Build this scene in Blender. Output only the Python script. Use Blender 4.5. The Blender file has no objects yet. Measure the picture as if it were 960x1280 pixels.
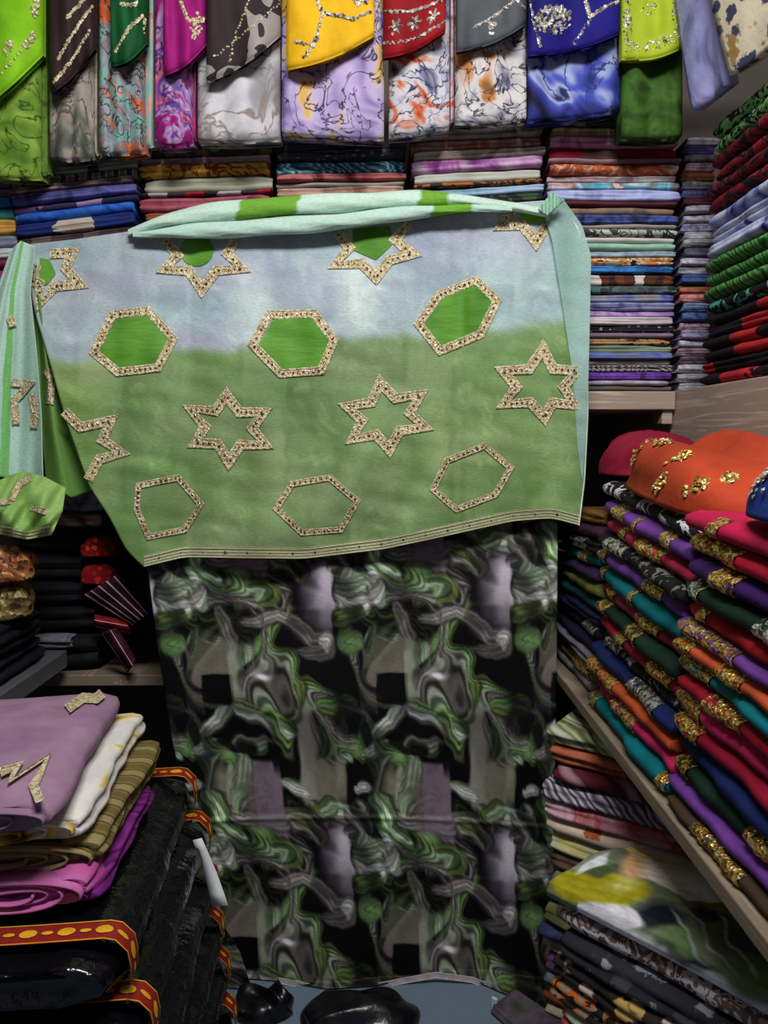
import bpy, math, random
import numpy as np
from mathutils import Vector, Matrix, Euler

sc = bpy.context.scene
C = sc.collection
PI = math.pi

# ------------------------------------------------------------------ camera
F = 960.0                      # focal length in pixels of the 960x1280 frame
PITCH, YAW, CZ = math.radians(5.36), math.radians(0.6), 1.35
cam_d = bpy.data.cameras.new('camera'); cam = bpy.data.objects.new('camera', cam_d); C.objects.link(cam)
cam.location = (0, 0, CZ)
cam.rotation_euler = (PI / 2 - PITCH, 0, -YAW)
cam_d.sensor_fit = 'VERTICAL'; cam_d.sensor_height = 36; cam_d.lens = F / 1280 * 36
cam_d.clip_start = 0.02
sc.camera = cam

# ------------------------------------------------------------------ light
w = bpy.data.worlds.new('world'); sc.world = w; w.use_nodes = True
w.node_tree.nodes['Background'].inputs[0].default_value = (0.80, 0.86, 1.0, 1)
w.node_tree.nodes['Background'].inputs[1].default_value = 0.10
def area(name, loc, tgt, sx, sy, power, col):
    l = bpy.data.lights.new(name, 'AREA'); l.shape = 'RECTANGLE'; l.size = sx; l.size_y = sy
    l.energy = power; l.color = col
    o = bpy.data.objects.new(name, l); C.objects.link(o); o.location = loc
    o.rotation_euler = (Vector(tgt) - Vector(loc)).to_track_quat('-Z', 'Y').to_euler()
    return o
area('ceiling_lamp_offscreen', (0.10, 0.22, 2.80), (0.08, 1.7, 1.1), 0.9, 0.30, 34, (1.0, 0.985, 0.96))
sc.view_settings.view_transform = 'Standard'
sc.view_settings.look = 'None'
sc.view_settings.gamma = 1
sc.view_settings.use_curve_mapping = False
sc.view_settings.exposure = 0.42

# ------------------------------------------------------------------ pixel rays
Rm = Euler((PI / 2 - PITCH, 0, -YAW)).to_matrix()
Rn = np.array(Rm)
def ray(x, y):
    return Rm @ Vector(((x - 480) / F, -(y - 640) / F, -1))
def onY(x, y, Y):
    d = ray(x, y); t = Y / d.y; return Vector((d.x * t, Y, CZ + d.z * t))
def onX(x, y, X):
    d = ray(x, y); t = X / d.x; return Vector((X, d.y * t, CZ + d.z * t))
def onZ(x, y, Z):
    d = ray(x, y); t = (Z - CZ) / d.z; return Vector((d.x * t, d.y * t, Z))
def rays(px, py):
    v = np.stack([(px - 480) / F, -(py - 640) / F, -np.ones_like(px)], -1)
    return v @ Rn.T

# ------------------------------------------------------------------ helpers
def s2l(c):
    return tuple(((v / 255) / 12.92 if v / 255 <= .04045 else ((v / 255 + .055) / 1.055) ** 2.4) for v in c)
def sn(x, y, seed, n=7, f=1.0):
    """smooth random noise, about -1..1"""
    r = np.random.RandomState(seed); o = 0
    for i in range(n):
        a = r.uniform(0, 2 * PI); k = f * r.uniform(.5, 1.9); p = r.uniform(0, 2 * PI)
        o = o + np.sin((np.cos(a) * x + np.sin(a) * y) * k + p)
    return o / n * 1.9
def curve(pts, t):
    """piecewise curve through pixel points, evaluated at t in 0..1 by arc length (smoothed)"""
    p = np.array(pts, float)
    s = np.concatenate([[0], np.cumsum(np.hypot(*np.diff(p, axis=0).T))]); s /= s[-1]
    tt = np.linspace(0, 1, 200)
    q = np.stack([np.interp(tt, s, p[:, k]) for k in range(2)], 1)
    for _ in range(10):
        q[1:-1] = (q[:-2] + 2 * q[1:-1] + q[2:]) / 4
    return np.stack([np.interp(t, tt, q[:, k]) for k in range(2)], -1)
def coons(top, right, bottom, left, nu, nv):
    """top,bottom run left>right; left,right run top>bottom; returns pixel grid (nv,nu,2)"""
    u = np.linspace(0, 1, nu); v = np.linspace(0, 1, nv)
    T, B, L, R = curve(top, u), curve(bottom, u), curve(left, v), curve(right, v)
    U = u[None, :, None]; V = v[:, None, None]
    return ((1 - V) * T[None] + V * B[None] + (1 - U) * L[:, None] + U * R[:, None]
            - ((1 - U) * (1 - V) * T[0] + U * (1 - V) * T[-1] + (1 - U) * V * B[0] + U * V * B[-1]))
def put(name, me, mat, parent=None, smooth=True):
    o = bpy.data.objects.new(name, me); C.objects.link(o)
    if mat: me.materials.append(mat)
    if smooth: me.polygons.foreach_set('use_smooth', [True] * len(me.polygons))
    if parent: o.parent = parent; o.matrix_parent_inverse = Matrix.Translation(-parent.location) if parent.rotation_euler == Euler((0,0,0)) else parent.matrix_basis.inverted()
    return o
def mesh(name, v, f, mat=None, parent=None, smooth=True):
    me = bpy.data.meshes.new(name); me.from_pydata([tuple(p) for p in v], [], f); me.update()
    return put(name, me, mat, parent, smooth)
def gridfaces(nu, nv, off=0):
    i = np.arange(nv - 1)[:, None] * nu + np.arange(nu - 1)[None, :] + off
    return np.stack([i, i + nu, i + nu + 1, i + 1], -1).reshape(-1, 4).tolist()
def fastgrid(name, P, mat, parent=None, col=None, thick=0.0):
    nv, nu, _ = P.shape
    me = bpy.data.meshes.new(name)
    me.from_pydata(P.reshape(-1, 3).tolist(), [], gridfaces(nu, nv)); me.update()
    if col is not None:
        a = me.color_attributes.new('Col', 'FLOAT_COLOR', 'POINT')
        c = np.ones((nv * nu, 4), np.float32); c[:, :3] = col.reshape(-1, 3)
        a.data.foreach_set('color', c.ravel())
    o = put(name, me, mat, parent)
    if thick:
        m = o.modifiers.new('thickness', 'SOLIDIFY'); m.thickness = thick; m.offset = 0
    return o
def tag(o, label, cat, group=None, kind=None):
    o['label'] = label; o['category'] = cat
    if group: o['group'] = group
    if kind: o['kind'] = kind
    return o
def empty(name, loc, label, cat, group=None):
    o = bpy.data.objects.new(name, None); C.objects.link(o); o.location = loc
    o.empty_display_size = .05
    return tag(o, label, cat, group)
def recenter(o, loc):
    """move the origin of a mesh built in world space to loc"""
    o.data.transform(Matrix.Translation(-Vector(loc))); o.location = loc
    return o
def box(name, lo, hi, mat, parent=None, bev=.003):
    (a, b, c), (d, e, f) = lo, hi
    v = [(a,b,c),(d,b,c),(d,e,c),(a,e,c),(a,b,f),(d,b,f),(d,e,f),(a,e,f)]
    fs = [(0,3,2,1),(4,5,6,7),(0,1,5,4),(1,2,6,5),(2,3,7,6),(3,0,4,7)]
    o = mesh(name, v, fs, mat, parent, False)
    if bev:
        m = o.modifiers.new('bevel', 'BEVEL'); m.width = bev; m.segments = 2
    return o

# ------------------------------------------------------------------ materials
_mc = {}
def newmat(name):
    m = bpy.data.materials.new(name); m.use_nodes = True
    return m, m.node_tree.nodes, m.node_tree.links, m.node_tree.nodes['Principled BSDF']
def ramp(N, cols, interp='LINEAR', pos=None):
    r = N.new('ShaderNodeValToRGB'); r.color_ramp.interpolation = interp
    e = r.color_ramp.elements
    n = len(cols)
    pos = pos or [i / max(1, n - 1) if interp != 'CONSTANT' else i / n for i in range(n)]
    while len(e) < n: e.new(0.5)
    for i in range(n):
        e[i].position = pos[i]; e[i].color = (*s2l(cols[i]), 1)
    return r
def fab(pattern, cols, scale=12.0, rough=.78, name=None, seed=0, sheen=.0, spec=.22):
    """procedural cloth: pattern + list of sRGB colours"""
    key = (pattern, tuple(map(tuple, cols)), scale, rough)
    if key in _mc: return _mc[key]
    m, N, L, b = newmat(name or 'cloth_' + pattern)
    tc = N.new('ShaderNodeTexCoord'); oi = N.new('ShaderNodeObjectInfo')
    add = N.new('ShaderNodeVectorMath'); add.operation = 'MULTIPLY_ADD'
    cmb = N.new('ShaderNodeCombineXYZ')
    for i in range(3): L.new(oi.outputs['Random'], cmb.inputs[i])
    L.new(cmb.outputs[0], add.inputs[0]); add.inputs[1].default_value = (7.3, 3.1, 5.7)
    L.new(tc.outputs['Object'], add.inputs[2])
    V = add.outputs[0]
    def noise(sc_, det=3, dist=0, src=V, rgh=.5):
        n = N.new('ShaderNodeTexNoise'); n.inputs['Scale'].default_value = sc_
        n.inputs['Detail'].default_value = det; n.inputs['Distortion'].default_value = dist
        n.inputs['Roughness'].default_value = rgh
        L.new(src, n.inputs['Vector']); return n.outputs['Fac']
    def stretch(fac, k=2.4):
        mm = N.new('ShaderNodeMath'); mm.operation = 'MULTIPLY_ADD'
        L.new(fac, mm.inputs[0]); mm.inputs[1].default_value = k; mm.inputs[2].default_value = .5 - k / 2
        mm.use_clamp = True; return mm.outputs[0]
    out = None
    if pattern == 'plain':
        c = cols if len(cols) > 1 else [tuple(v * .82 for v in cols[0]), cols[0], tuple(min(255, v * 1.1) for v in cols[0])]
        r = ramp(N, c); L.new(stretch(noise(scale, 2), 2), r.inputs[0]); out = r.outputs[0]
    elif pattern == 'marble':
        r = ramp(N, cols); L.new(stretch(noise(scale, 4, 2.2), 2.8), r.inputs[0]); out = r.outputs[0]
    elif pattern == 'ink':
        nf = noise(scale, 2, 1.6); r = ramp(N, cols[1:]); L.new(stretch(nf, 2.8), r.inputs[0])
        n2 = noise(scale * 1.3, 3, 2.4); sb = N.new('ShaderNodeMath'); sb.operation = 'SUBTRACT'; L.new(n2, sb.inputs[0]); sb.inputs[1].default_value = .5
        ab = N.new('ShaderNodeMath'); ab.operation = 'ABSOLUTE'; L.new(sb.outputs[0], ab.inputs[0])
        mr = N.new('ShaderNodeMapRange'); L.new(ab.outputs[0], mr.inputs[0]); mr.inputs[1].default_value = .004; mr.inputs[2].default_value = .03
        mx = N.new('ShaderNodeMix'); mx.data_type = 'RGBA'; L.new(mr.outputs[0], mx.inputs[0]); mx.inputs[6].default_value = (*s2l(cols[0]), 1)
        L.new(r.outputs[0], mx.inputs[7]); out = mx.outputs[2]
    elif pattern == 'blotch':
        r = ramp(N, cols, 'CONSTANT'); L.new(stretch(noise(scale, 2, 1.2), 2.6), r.inputs[0]); out = r.outputs[0]
    elif pattern == 'floral':
        vo = N.new('ShaderNodeTexVoronoi'); vo.inputs['Scale'].default_value = scale; L.new(V, vo.inputs['Vector'])
        sep = N.new('ShaderNodeSeparateColor'); L.new(vo.outputs['Color'], sep.inputs[0])
        r = ramp(N, cols[1:], 'CONSTANT'); L.new(sep.outputs[0], r.inputs[0])
        ms = N.new('ShaderNodeMath'); ms.operation = 'ADD'; L.new(vo.outputs['Distance'], ms.inputs[0])
        nz = N.new('ShaderNodeMath'); nz.operation = 'MULTIPLY_ADD'; nz.inputs[1].default_value = .8; nz.inputs[2].default_value = -.4
        L.new(noise(scale * 2.5, 2), nz.inputs[0]); L.new(nz.outputs[0], ms.inputs[1])
        mr = N.new('ShaderNodeMapRange'); L.new(ms.outputs[0], mr.inputs[0]); mr.inputs[1].default_value = .34; mr.inputs[2].default_value = .44
        mx = N.new('ShaderNodeMix'); mx.data_type = 'RGBA'; L.new(mr.outputs[0], mx.inputs[0])
        L.new(r.outputs[0], mx.inputs[6]); mx.inputs[7].default_value = (*s2l(cols[0]), 1); out = mx.outputs[2]
    elif pattern in ('stripe', 'zebra', 'vein', 'lstripe'):
        wv = N.new('ShaderNodeTexWave'); wv.wave_type = 'BANDS'
        wv.bands_direction = 'X' if pattern in ('stripe',) else ('Y' if pattern == 'lstripe' else 'DIAGONAL')
        wv.inputs['Scale'].default_value = scale
        wv.inputs['Distortion'].default_value = {'stripe': .6, 'lstripe': .4, 'zebra': 9, 'vein': 16}[pattern]
        wv.inputs['Detail'].default_value = 2; wv.inputs['Detail Scale'].default_value = .6 if pattern != 'stripe' else 1.5
        L.new(V, wv.inputs['Vector'])
        r = ramp(N, cols, 'LINEAR' if pattern in ('vein', 'zebra') else 'CONSTANT'); L.new(wv.outputs['Fac'], r.inputs[0]); out = r.outputs[0]
    elif pattern == 'blocks':          # colour blocks along the length
        sp = N.new('ShaderNodeSeparateXYZ'); L.new(V, sp.inputs[0])
        a = N.new('ShaderNodeMath'); a.operation = 'MULTIPLY_ADD'; L.new(sp.outputs[0], a.inputs[0]); a.inputs[1].default_value = scale
        nz = N.new('ShaderNodeMath'); nz.operation = 'MULTIPLY'; nz.inputs[1].default_value = .5
        L.new(noise(14, 2), nz.inputs[0]); L.new(nz.outputs[0], a.inputs[2])
        fr = N.new('ShaderNodeMath'); fr.operation = 'FRACT'; L.new(a.outputs[0], fr.inputs[0])
        r = ramp(N, cols, 'CONSTANT'); L.new(fr.outputs[0], r.inputs[0]); out = r.outputs[0]
    elif pattern == 'speck':
        vo = N.new('ShaderNodeTexVoronoi'); vo.inputs['Scale'].default_value = scale; L.new(V, vo.inputs['Vector'])
        r = ramp(N, [cols[1], cols[1], cols[0], cols[0]], 'LINEAR', [0, .22, .3, 1]); L.new(vo.outputs['Distance'], r.inputs[0]); out = r.outputs[0]
    # worn tone variation and weave relief
    mx = N.new('ShaderNodeMix'); mx.data_type = 'RGBA'; mx.blend_type = 'MULTIPLY'; mx.inputs[0].default_value = .35
    r2 = ramp(N, [(170, 170, 170), (255, 255, 255)]); L.new(stretch(noise(30, 3), 2), r2.inputs[0])
    L.new(out, mx.inputs[6]); L.new(r2.outputs[0], mx.inputs[7])
    L.new(mx.outputs[2], b.inputs['Base Color'])
    bp = N.new('ShaderNodeBump'); bp.inputs['Strength'].default_value = .35; bp.inputs['Distance'].default_value = .004
    L.new(noise(60, 4, .5), bp.inputs['Height']); L.new(bp.outputs[0], b.inputs['Normal'])
    b.inputs['Roughness'].default_value = rough
    b.inputs['Sheen Weight'].default_value = sheen; b.inputs['Specular IOR Level'].default_value = spec
    _mc[key] = m
    return m
def metal_thread(name, cols, sc_=140, rough=.38, metallic=.75):
    m, N, L, b = newmat(name)
    tc = N.new('ShaderNodeTexCoord')
    vo = N.new('ShaderNodeTexVoronoi'); vo.inputs['Scale'].default_value = sc_; L.new(tc.outputs['Object'], vo.inputs['Vector'])
    sep = N.new('ShaderNodeSeparateColor'); L.new(vo.outputs['Color'], sep.inputs[0])
    r = ramp(N, cols, 'CONSTANT'); L.new(sep.outputs[0], r.inputs[0]); L.new(r.outputs[0], b.inputs['Base Color'])
    bp = N.new('ShaderNodeBump'); bp.inputs['Strength'].default_value = .7; bp.inputs['Distance'].default_value = .004
    L.new(vo.outputs['Distance'], bp.inputs['Height']); L.new(bp.outputs[0], b.inputs['Normal'])
    b.inputs['Metallic'].default_value = metallic; b.inputs['Roughness'].default_value = rough
    return m
_gm = {}
def thread_on(base, kind='gold', cover=.6):
    key = (tuple(base), kind)
    if key in _gm: return _gm[key]
    m, N, L, b = newmat(kind + '_embroidered_cloth')
    tc = N.new('ShaderNodeTexCoord')
    vo = N.new('ShaderNodeTexVoronoi'); vo.inputs['Scale'].default_value = 190; L.new(tc.outputs['Object'], vo.inputs['Vector'])
    no = N.new('ShaderNodeTexNoise'); no.inputs['Scale'].default_value = 75; no.inputs['Detail'].default_value = 2; L.new(tc.outputs['Object'], no.inputs['Vector'])
    mr = N.new('ShaderNodeMapRange'); mr.inputs[1].default_value = 1 - cover; mr.inputs[2].default_value = 1.04 - cover; L.new(no.outputs['Fac'], mr.inputs[0])
    sep = N.new('ShaderNodeSeparateColor'); L.new(vo.outputs['Color'], sep.inputs[0])
    cols = [(206, 158, 70), (236, 196, 104), (140, 94, 40), (250, 224, 150)] if kind == 'gold' else [(190, 184, 174), (228, 222, 210), (110, 102, 96), (246, 242, 234)]
    r = ramp(N, cols, 'CONSTANT'); L.new(sep.outputs[0], r.inputs[0])
    mx = N.new('ShaderNodeMix'); mx.data_type = 'RGBA'; L.new(mr.outputs[0], mx.inputs[0]); mx.inputs[6].default_value = (*s2l(base), 1); L.new(r.outputs[0], mx.inputs[7])
    L.new(mx.outputs[2], b.inputs['Base Color'])
    mm = N.new('ShaderNodeMath'); mm.operation = 'MULTIPLY'; mm.inputs[1].default_value = .8; L.new(mr.outputs[0], mm.inputs[0]); L.new(mm.outputs[0], b.inputs['Metallic'])
    bp = N.new('ShaderNodeBump'); bp.inputs['Strength'].default_value = .8; bp.inputs['Distance'].default_value = .004
    L.new(vo.outputs['Distance'], bp.inputs['Height']); L.new(bp.outputs[0], b.inputs['Normal'])
    b.inputs['Roughness'].default_value = .36
    _gm[key] = m
    return m
GOLD = metal_thread('gold_thread', [(214, 170, 84), (240, 205, 120), (150, 104, 44), (255, 232, 165)])
SILVER = metal_thread('silver_thread', [(200, 195, 185), (235, 230, 220), (120, 112, 105), (250, 248, 240)])
PALEGOLD = metal_thread('pale_gold_thread', [(196, 180, 142), (210, 196, 160), (168, 150, 112), (228, 218, 190)], 240, .55, .2)
SEQUIN = metal_thread('dark_sequin', [(120, 96, 60), (95, 74, 45), (230, 205, 150), (140, 112, 70)], 260, .25, .8)
def plainmat(name, col, rough=.6, metallic=0, bump=0, bscale=60, coat=0):
    m, N, L, b = newmat(name)
    tc = N.new('ShaderNodeTexCoord'); n = N.new('ShaderNodeTexNoise'); n.inputs['Scale'].default_value = bscale
    n.inputs['Detail'].default_value = 3
    L.new(tc.outputs['Object'], n.inputs['Vector'])
    r = ramp(N, [tuple(v * .8 for v in col), tuple(min(255, v * 1.12) for v in col)]); L.new(n.outputs['Fac'], r.inputs[0])
    L.new(r.outputs[0], b.inputs['Base Color'])
    if bump:
        bp = N.new('ShaderNodeBump'); bp.inputs['Strength'].default_value = bump; bp.inputs['Distance'].default_value = .01
        L.new(n.outputs['Fac'], bp.inputs['Height']); L.new(bp.outputs[0], b.inputs['Normal'])
    b.inputs['Roughness'].default_value = rough; b.inputs['Metallic'].default_value = metallic
    b.inputs['Coat Weight'].default_value = coat
    return m
def wood(name, c1, c2, axis='X', sc_=1.0):
    m, N, L, b = newmat(name)
    tc = N.new('ShaderNodeTexCoord'); mp = N.new('ShaderNodeMapping')
    s = {'X': (.7, 14, 16), 'Y': (14, .7, 16)}[axis]; mp.inputs['Scale'].default_value = tuple(v * sc_ for v in s)
    L.new(tc.outputs['Object'], mp.inputs[0])
    n1 = N.new('ShaderNodeTexNoise'); n1.inputs['Scale'].default_value = 2.2; n1.inputs['Detail'].default_value = 4; n1.inputs['Distortion'].default_value = 1.3
    L.new(mp.outputs[0], n1.inputs['Vector'])
    r = ramp(N, [c1, c2, tuple(.8 * v for v in c1), c2, c1], pos=[.3, .42, .5, .56, .7]); L.new(n1.outputs['Fac'], r.inputs[0])
    L.new(r.outputs[0], b.inputs['Base Color']); b.inputs['Roughness'].default_value = .55
    bp = N.new('ShaderNodeBump'); bp.inputs['Strength'].default_value = .15; L.new(n1.outputs['Fac'], bp.inputs['Height']); L.new(bp.outputs[0], b.inputs['Normal'])
    return m
def vcol_cloth(name, rough=.8, alpha=1.0, wscale=240, bump=.25, sheen=.0):
    m, N, L, b = newmat(name)
    at = N.new('ShaderNodeAttribute'); at.attribute_name = 'Col'
    tc = N.new('ShaderNodeTexCoord'); mp = N.new('ShaderNodeMapping'); mp.inputs['Scale'].default_value = (.35, .35, 1.6)
    L.new(tc.outputs['Object'], mp.inputs[0])
    n = N.new('ShaderNodeTexNoise'); n.inputs['Scale'].default_value = wscale; n.inputs['Detail'].default_value = 3
    L.new(mp.outputs[0], n.inputs['Vector'])
    mx = N.new('ShaderNodeMix'); mx.data_type = 'RGBA'; mx.blend_type = 'MULTIPLY'; mx.inputs[0].default_value = .3
    r2 = ramp(N, [(175, 175, 175), (255, 255, 255)], pos=[.35, .6]); L.new(n.outputs['Fac'], r2.inputs[0])
    L.new(at.outputs['Color'], mx.inputs[6]); L.new(r2.outputs[0], mx.inputs[7]); L.new(mx.outputs[2], b.inputs['Base Color'])
    bp = N.new('ShaderNodeBump'); bp.inputs['Strength'].default_value = bump; bp.inputs['Distance'].default_value = .003
    L.new(n.outputs['Fac'], bp.inputs['Height']); L.new(bp.outputs[0], b.inputs['Normal'])
    b.inputs['Roughness'].default_value = rough; b.inputs['Alpha'].default_value = alpha
    b.inputs['Sheen Weight'].default_value = sheen; b.inputs['Specular IOR Level'].default_value = .2
    return m

# ------------------------------------------------------------------ setting
YB = 1.92                                     # front of the back-wall stacks
Z_UP = onY(790, 489, YB).z                    # top of the upper shelf board
Z_PL = onX(820, 990, .451).z                  # top of the lower right shelf plank
Z_PL = (Z_PL + onX(700, 850, .451).z) / 2
XR = onY(850, 500, YB - .02).x                # plane of the right panel
print('Z_UP', Z_UP, 'Z_PL', Z_PL, 'XR', XR)
carpet = plainmat('carpet_blue_grey', (128, 150, 172), .95, bump=.8, bscale=420)
wallm = plainmat('painted_wall', (96, 88, 84), .9, bscale=5)
def struct(o):
    o['kind'] = 'structure'; return o
struct(box('floor', (-1.3, -1.2, -.05), (1.3, 2.5, 0), carpet, bev=0))
struct(box('wall_back', (-1.3, 2.42, 0), (1.3, 2.5, 2.95), wallm, bev=0))
struct(box('wall_left', (-1.3, -1.2, 0), (-1.22, 2.42, 2.95), wallm, bev=0))
struct(box('wall_right', (1.22, -1.2, 0), (1.3, 2.42, 2.95), wallm, bev=0))
struct(box('ceiling', (-1.3, -1.2, 2.95), (1.3, 2.5, 3.0), plainmat('ceiling_paint', (205, 203, 198), .9), bev=0))

wood_x = wood('greyed_laminate_x', (204, 182, 166), (160, 138, 126), 'X', 1.6)
wood_y = wood('greyed_laminate_y', (204, 182, 166), (160, 138, 126), 'Y', 1.6)
ply = wood('weathered_ply', (158, 142, 122), (126, 110, 94), 'Y', 1.2)
greyp = wood('grey_board', (104, 106, 112), (84, 86, 92), 'Y', 1.0)

# back shelf: board with front edge and hanging bracket block
t_b = Z_UP - onY(790, 512, YB).z
sh = empty('back_shelf', (0, YB, Z_UP - t_b), 'greyed wood shelf along the back carrying the tall fabric stacks', 'shelf')
box('board', (-1.22, YB, Z_UP - t_b), (XR - .003, 2.415, Z_UP), wood_x, sh)
pb = onY(838, 520, YB + .02)
box('bracket', (pb.x - .024, YB + .012, onY(838, 530, YB).z), (min(pb.x + .022, XR - .004), YB + .07, Z_UP - t_b), wood_x, sh)
# right shelf: top board with deep fascia panel
rs = empty('side_shelf', (XR, 1.2, .9), 'wood grain shelf panel above the embroidered rolls', 'shelf')
box('fascia_panel', (XR, .2, Z_PL + .001), (XR + .022, 2.41, Z_UP + .002), wood_y, rs)
box('board', (XR + .023, .2, Z_UP - .02), (1.215, 2.415, Z_UP + .002), wood_y, rs)
# lower plank on the right
lp = empty('lower_shelf', (.5, 1.2, Z_PL - .026), 'narrow weathered plank shelf edge under the gold bordered cloth rolls', 'shelf')
box('plank', (.451, .25, Z_PL - .026), (1.22, 2.42, Z_PL), ply, lp)
for yy in (.3, 2.25):
    box('support_post', (.49, yy, 0), (.53, yy + .04, Z_PL - .027), ply, lp, .002)
# lower back deck on both sides of the hanging cloth
Z_DK = onY(700, 842, 2.0).z
dk = empty('back_deck', (-.2, 2.0, Z_DK - .03), 'low wooden shelf behind the hanging marbled cloth', 'shelf')
box('board', (-1.21, 2.0, Z_DK - .03), (.43, 2.41, Z_DK), ply, dk)
for xx in (-1.15, -.3, .38):
    box('support_post', (xx, 2.1, 0), (xx + .04, 2.14, Z_DK - .031), ply, dk, .002)
# left shelf plank
XL = onY(80, 820, 1.95).x
Z_LP = onX(40, 842, XL).z
ls = empty('wall_shelf', (XL, 1.3, Z_LP - .04), 'grey painted shelf edge beneath the dark folded cloths', 'shelf')
box('plank', (-1.22, .5, Z_LP - .045), (XL, 1.97, Z_LP), greyp, ls)
for yy in (.6, 1.9):
    box('support_post', (-1.15, yy, 0), (-1.11, yy + .04, Z_LP - .046), greyp, ls, .002)

# ------------------------------------------------------------------ folded cloth generator
def fold_profile(layers, D, q_front=4):
    """unit profile: list of (y, z01, isfront) going front bottom>top, top front>back, back, bottom"""
    P = []
    for l in range(layers):
        for k in range(q_front + 1):
            if l > 0 and k == 0: continue
            q = k / q_front
            z = (l + q) / layers
            bulge = 1 - math.sqrt(max(0, 1 - (2 * q - 1) ** 2 * .96))
            P.append((bulge, z, l))
    return P
def fold(name, A, B, zA, zB, TA, TB, D, mat, layers=2, seed=0, label=None, cat='fabric', group=None,
         bands=(), bandmat=None, nl=22, wav=.004, sagz=0.0, parent=None, endr=.6):
    """folded cloth: fold edge runs A>B (plan points) with the fold on the right hand side"""
    r = np.random.RandomState(seed)
    A = np.array(A, float); B = np.array(B, float); d = B - A; Ln = np.hypot(*d); d /= Ln
    nrm = np.array([-d[1], d[0]])                  # into the depth of the piece
    prof = fold_profile(layers, D)
    ph = r.uniform(0, 6, 8); fq = (r.uniform(9, 20), r.uniform(26, 46), r.uniform(55, 95))
    def section(s, off=0.0, rough=0.0):
        x = s * Ln
        T = (TA + (TB - TA) * s) * .965; z0 = zA + (zB - zA) * s - sagz * math.sin(PI * s) + .0006
        e = min(s, 1 - s) * Ln / (T * .9)
        sh_ = 1 - endr * .35 * (1 - min(1, e)) ** 2
        hb = T / layers * .55
        pts = []
        for (bu, z, l) in prof:
            w1 = wav * (math.sin(x * fq[0] + ph[l % 4] + l * 1.7) + .45 * math.sin(x * fq[1] + ph[4 + l % 4]) + .3 * math.sin(x * fq[2] + ph[1])) + wav * .8 * math.sin(l * 5.1 + ph[0])
            zz = .5 + (z - .5) * sh_
            corner = (abs(2 * z - 1) ** 4) * T * .22
            pts.append([bu * hb + corner + w1 + (1 - sh_) * T * .5, zz * T])
        nt = 5
        for k in range(1, nt):
            q = k / nt
            pts.append([q * D + .01, T * (.5 + .5 * sh_) * (.955 - .03 * math.sin(PI * q) + .03 * math.sin(q * 7 + x * 13 + ph[5]))])
        for k in range(3):
            pts.append([D - .3 * hb * (1 if k != 1 else 0), T * (.92 - .42 * k)])
        for k in range(nt - 1, 0, -1):
            q = k / nt
            pts.append([q * D + .01, T * (.5 - .5 * sh_) + .001])
        pts = np.array(pts)
        if off:
            c = np.array([D * .35, T * .5]); dv = pts - c
            pts = pts + np.stack([np.sign(dv[:, 0]) * -0 - off * (pts[:, 0] < D * .3), 0 * dv[:, 1]], 1)
            if rough:
                pts += r.uniform(-rough, rough, pts.shape) * np.array([1, .05])
        W = np.empty((len(pts), 3))
        W[:, :2] = A + d * x + nrm * pts[:, :1]
        W[:, 2] = z0 + pts[:, 1]
        return W
    ss = [0, .012, .035] + list(np.linspace(.08, .92, nl)) + [.965, .988, 1]
    S = [section(s) for s in ss]
    m_ = len(S[0])
    V = np.concatenate(S); fcs = []
    for i in range(len(ss) - 1):
        for j in range(m_):
            a = i * m_ + j; b_ = i * m_ + (j + 1) % m_
            fcs.append((a, b_, b_ + m_, a + m_))
    # end faces sunk between the layers
    V = list(map(tuple, V))
    for i, sg in ((0, 1), (len(ss) - 1, -1)):
        c = S[i].mean(0); dd = np.array([d[0], d[1], 0]) * sg * .004
        inner = [tuple(c + (p - c) * .8 + dd) for p in S[i]]
        k0 = len(V); V += inner; V.append(tuple(c + dd * 2)); kc = len(V) - 1
        for j in range(m_):
            j2 = (j + 1) % m_; a, b_ = i * m_ + j, i * m_ + j2
            q = (a, k0 + j, k0 + j2, b_); t = (k0 + j, kc, k0 + j2)
            fcs.append(q if sg > 0 else q[::-1]); fcs.append(t if sg > 0 else t[::-1])
    o = mesh(name, V, fcs, mat, parent)
    mid = (A + B) / 2 + nrm * D / 2
    # local axes: x along the fold edge
    ang = math.atan2(d[1], d[0])
    loc = Vector((mid[0], mid[1], min(zA, zB)))
    M = Matrix.Translation(loc) @ Matrix.Rotation(ang, 4, 'Z')
    o.data.transform(M.inverted()); o.location = loc; o.rotation_euler = (0, 0, ang)
    if label: tag(o, label, cat, group)
    for (s0, s1) in bands:
        n = max(5, int((s1 - s0) * Ln / .006)); n = min(n, 34)
        SS = [section(s, .003, .0022) for s in np.linspace(s0, s1, n)]
        k = len(prof) + 3
        SS = [np.concatenate([q[-2:], q[:k]]) for q in SS]; k += 2
        VV = np.concatenate(SS)
        ff = [(i * k + j, i * k + j + 1, (i + 1) * k + j + 1, (i + 1) * k + j) for i in range(n - 1) for j in range(k - 1)]
        bo = mesh('embroidered_border', VV, ff, bandmat or GOLD)
        bo.data.transform(M.inverted()); bo.parent = o
    return o

ORD = ['first', 'second', 'third', 'fourth', 'fifth', 'sixth', 'seventh', 'eighth', 'ninth', 'tenth', 'eleventh', 'twelfth', 'thirteenth',
       'fourteenth', 'fifteenth', 'sixteenth', 'seventeenth', 'eighteenth', 'nineteenth', 'twentieth']
def ordn(i):
    if i < 20: return ORD[i]
    if i == 29: return 'thirtieth'
    return ('twenty-' if i < 29 else 'thirty-') + ORD[(i - 20) % 10]

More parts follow.
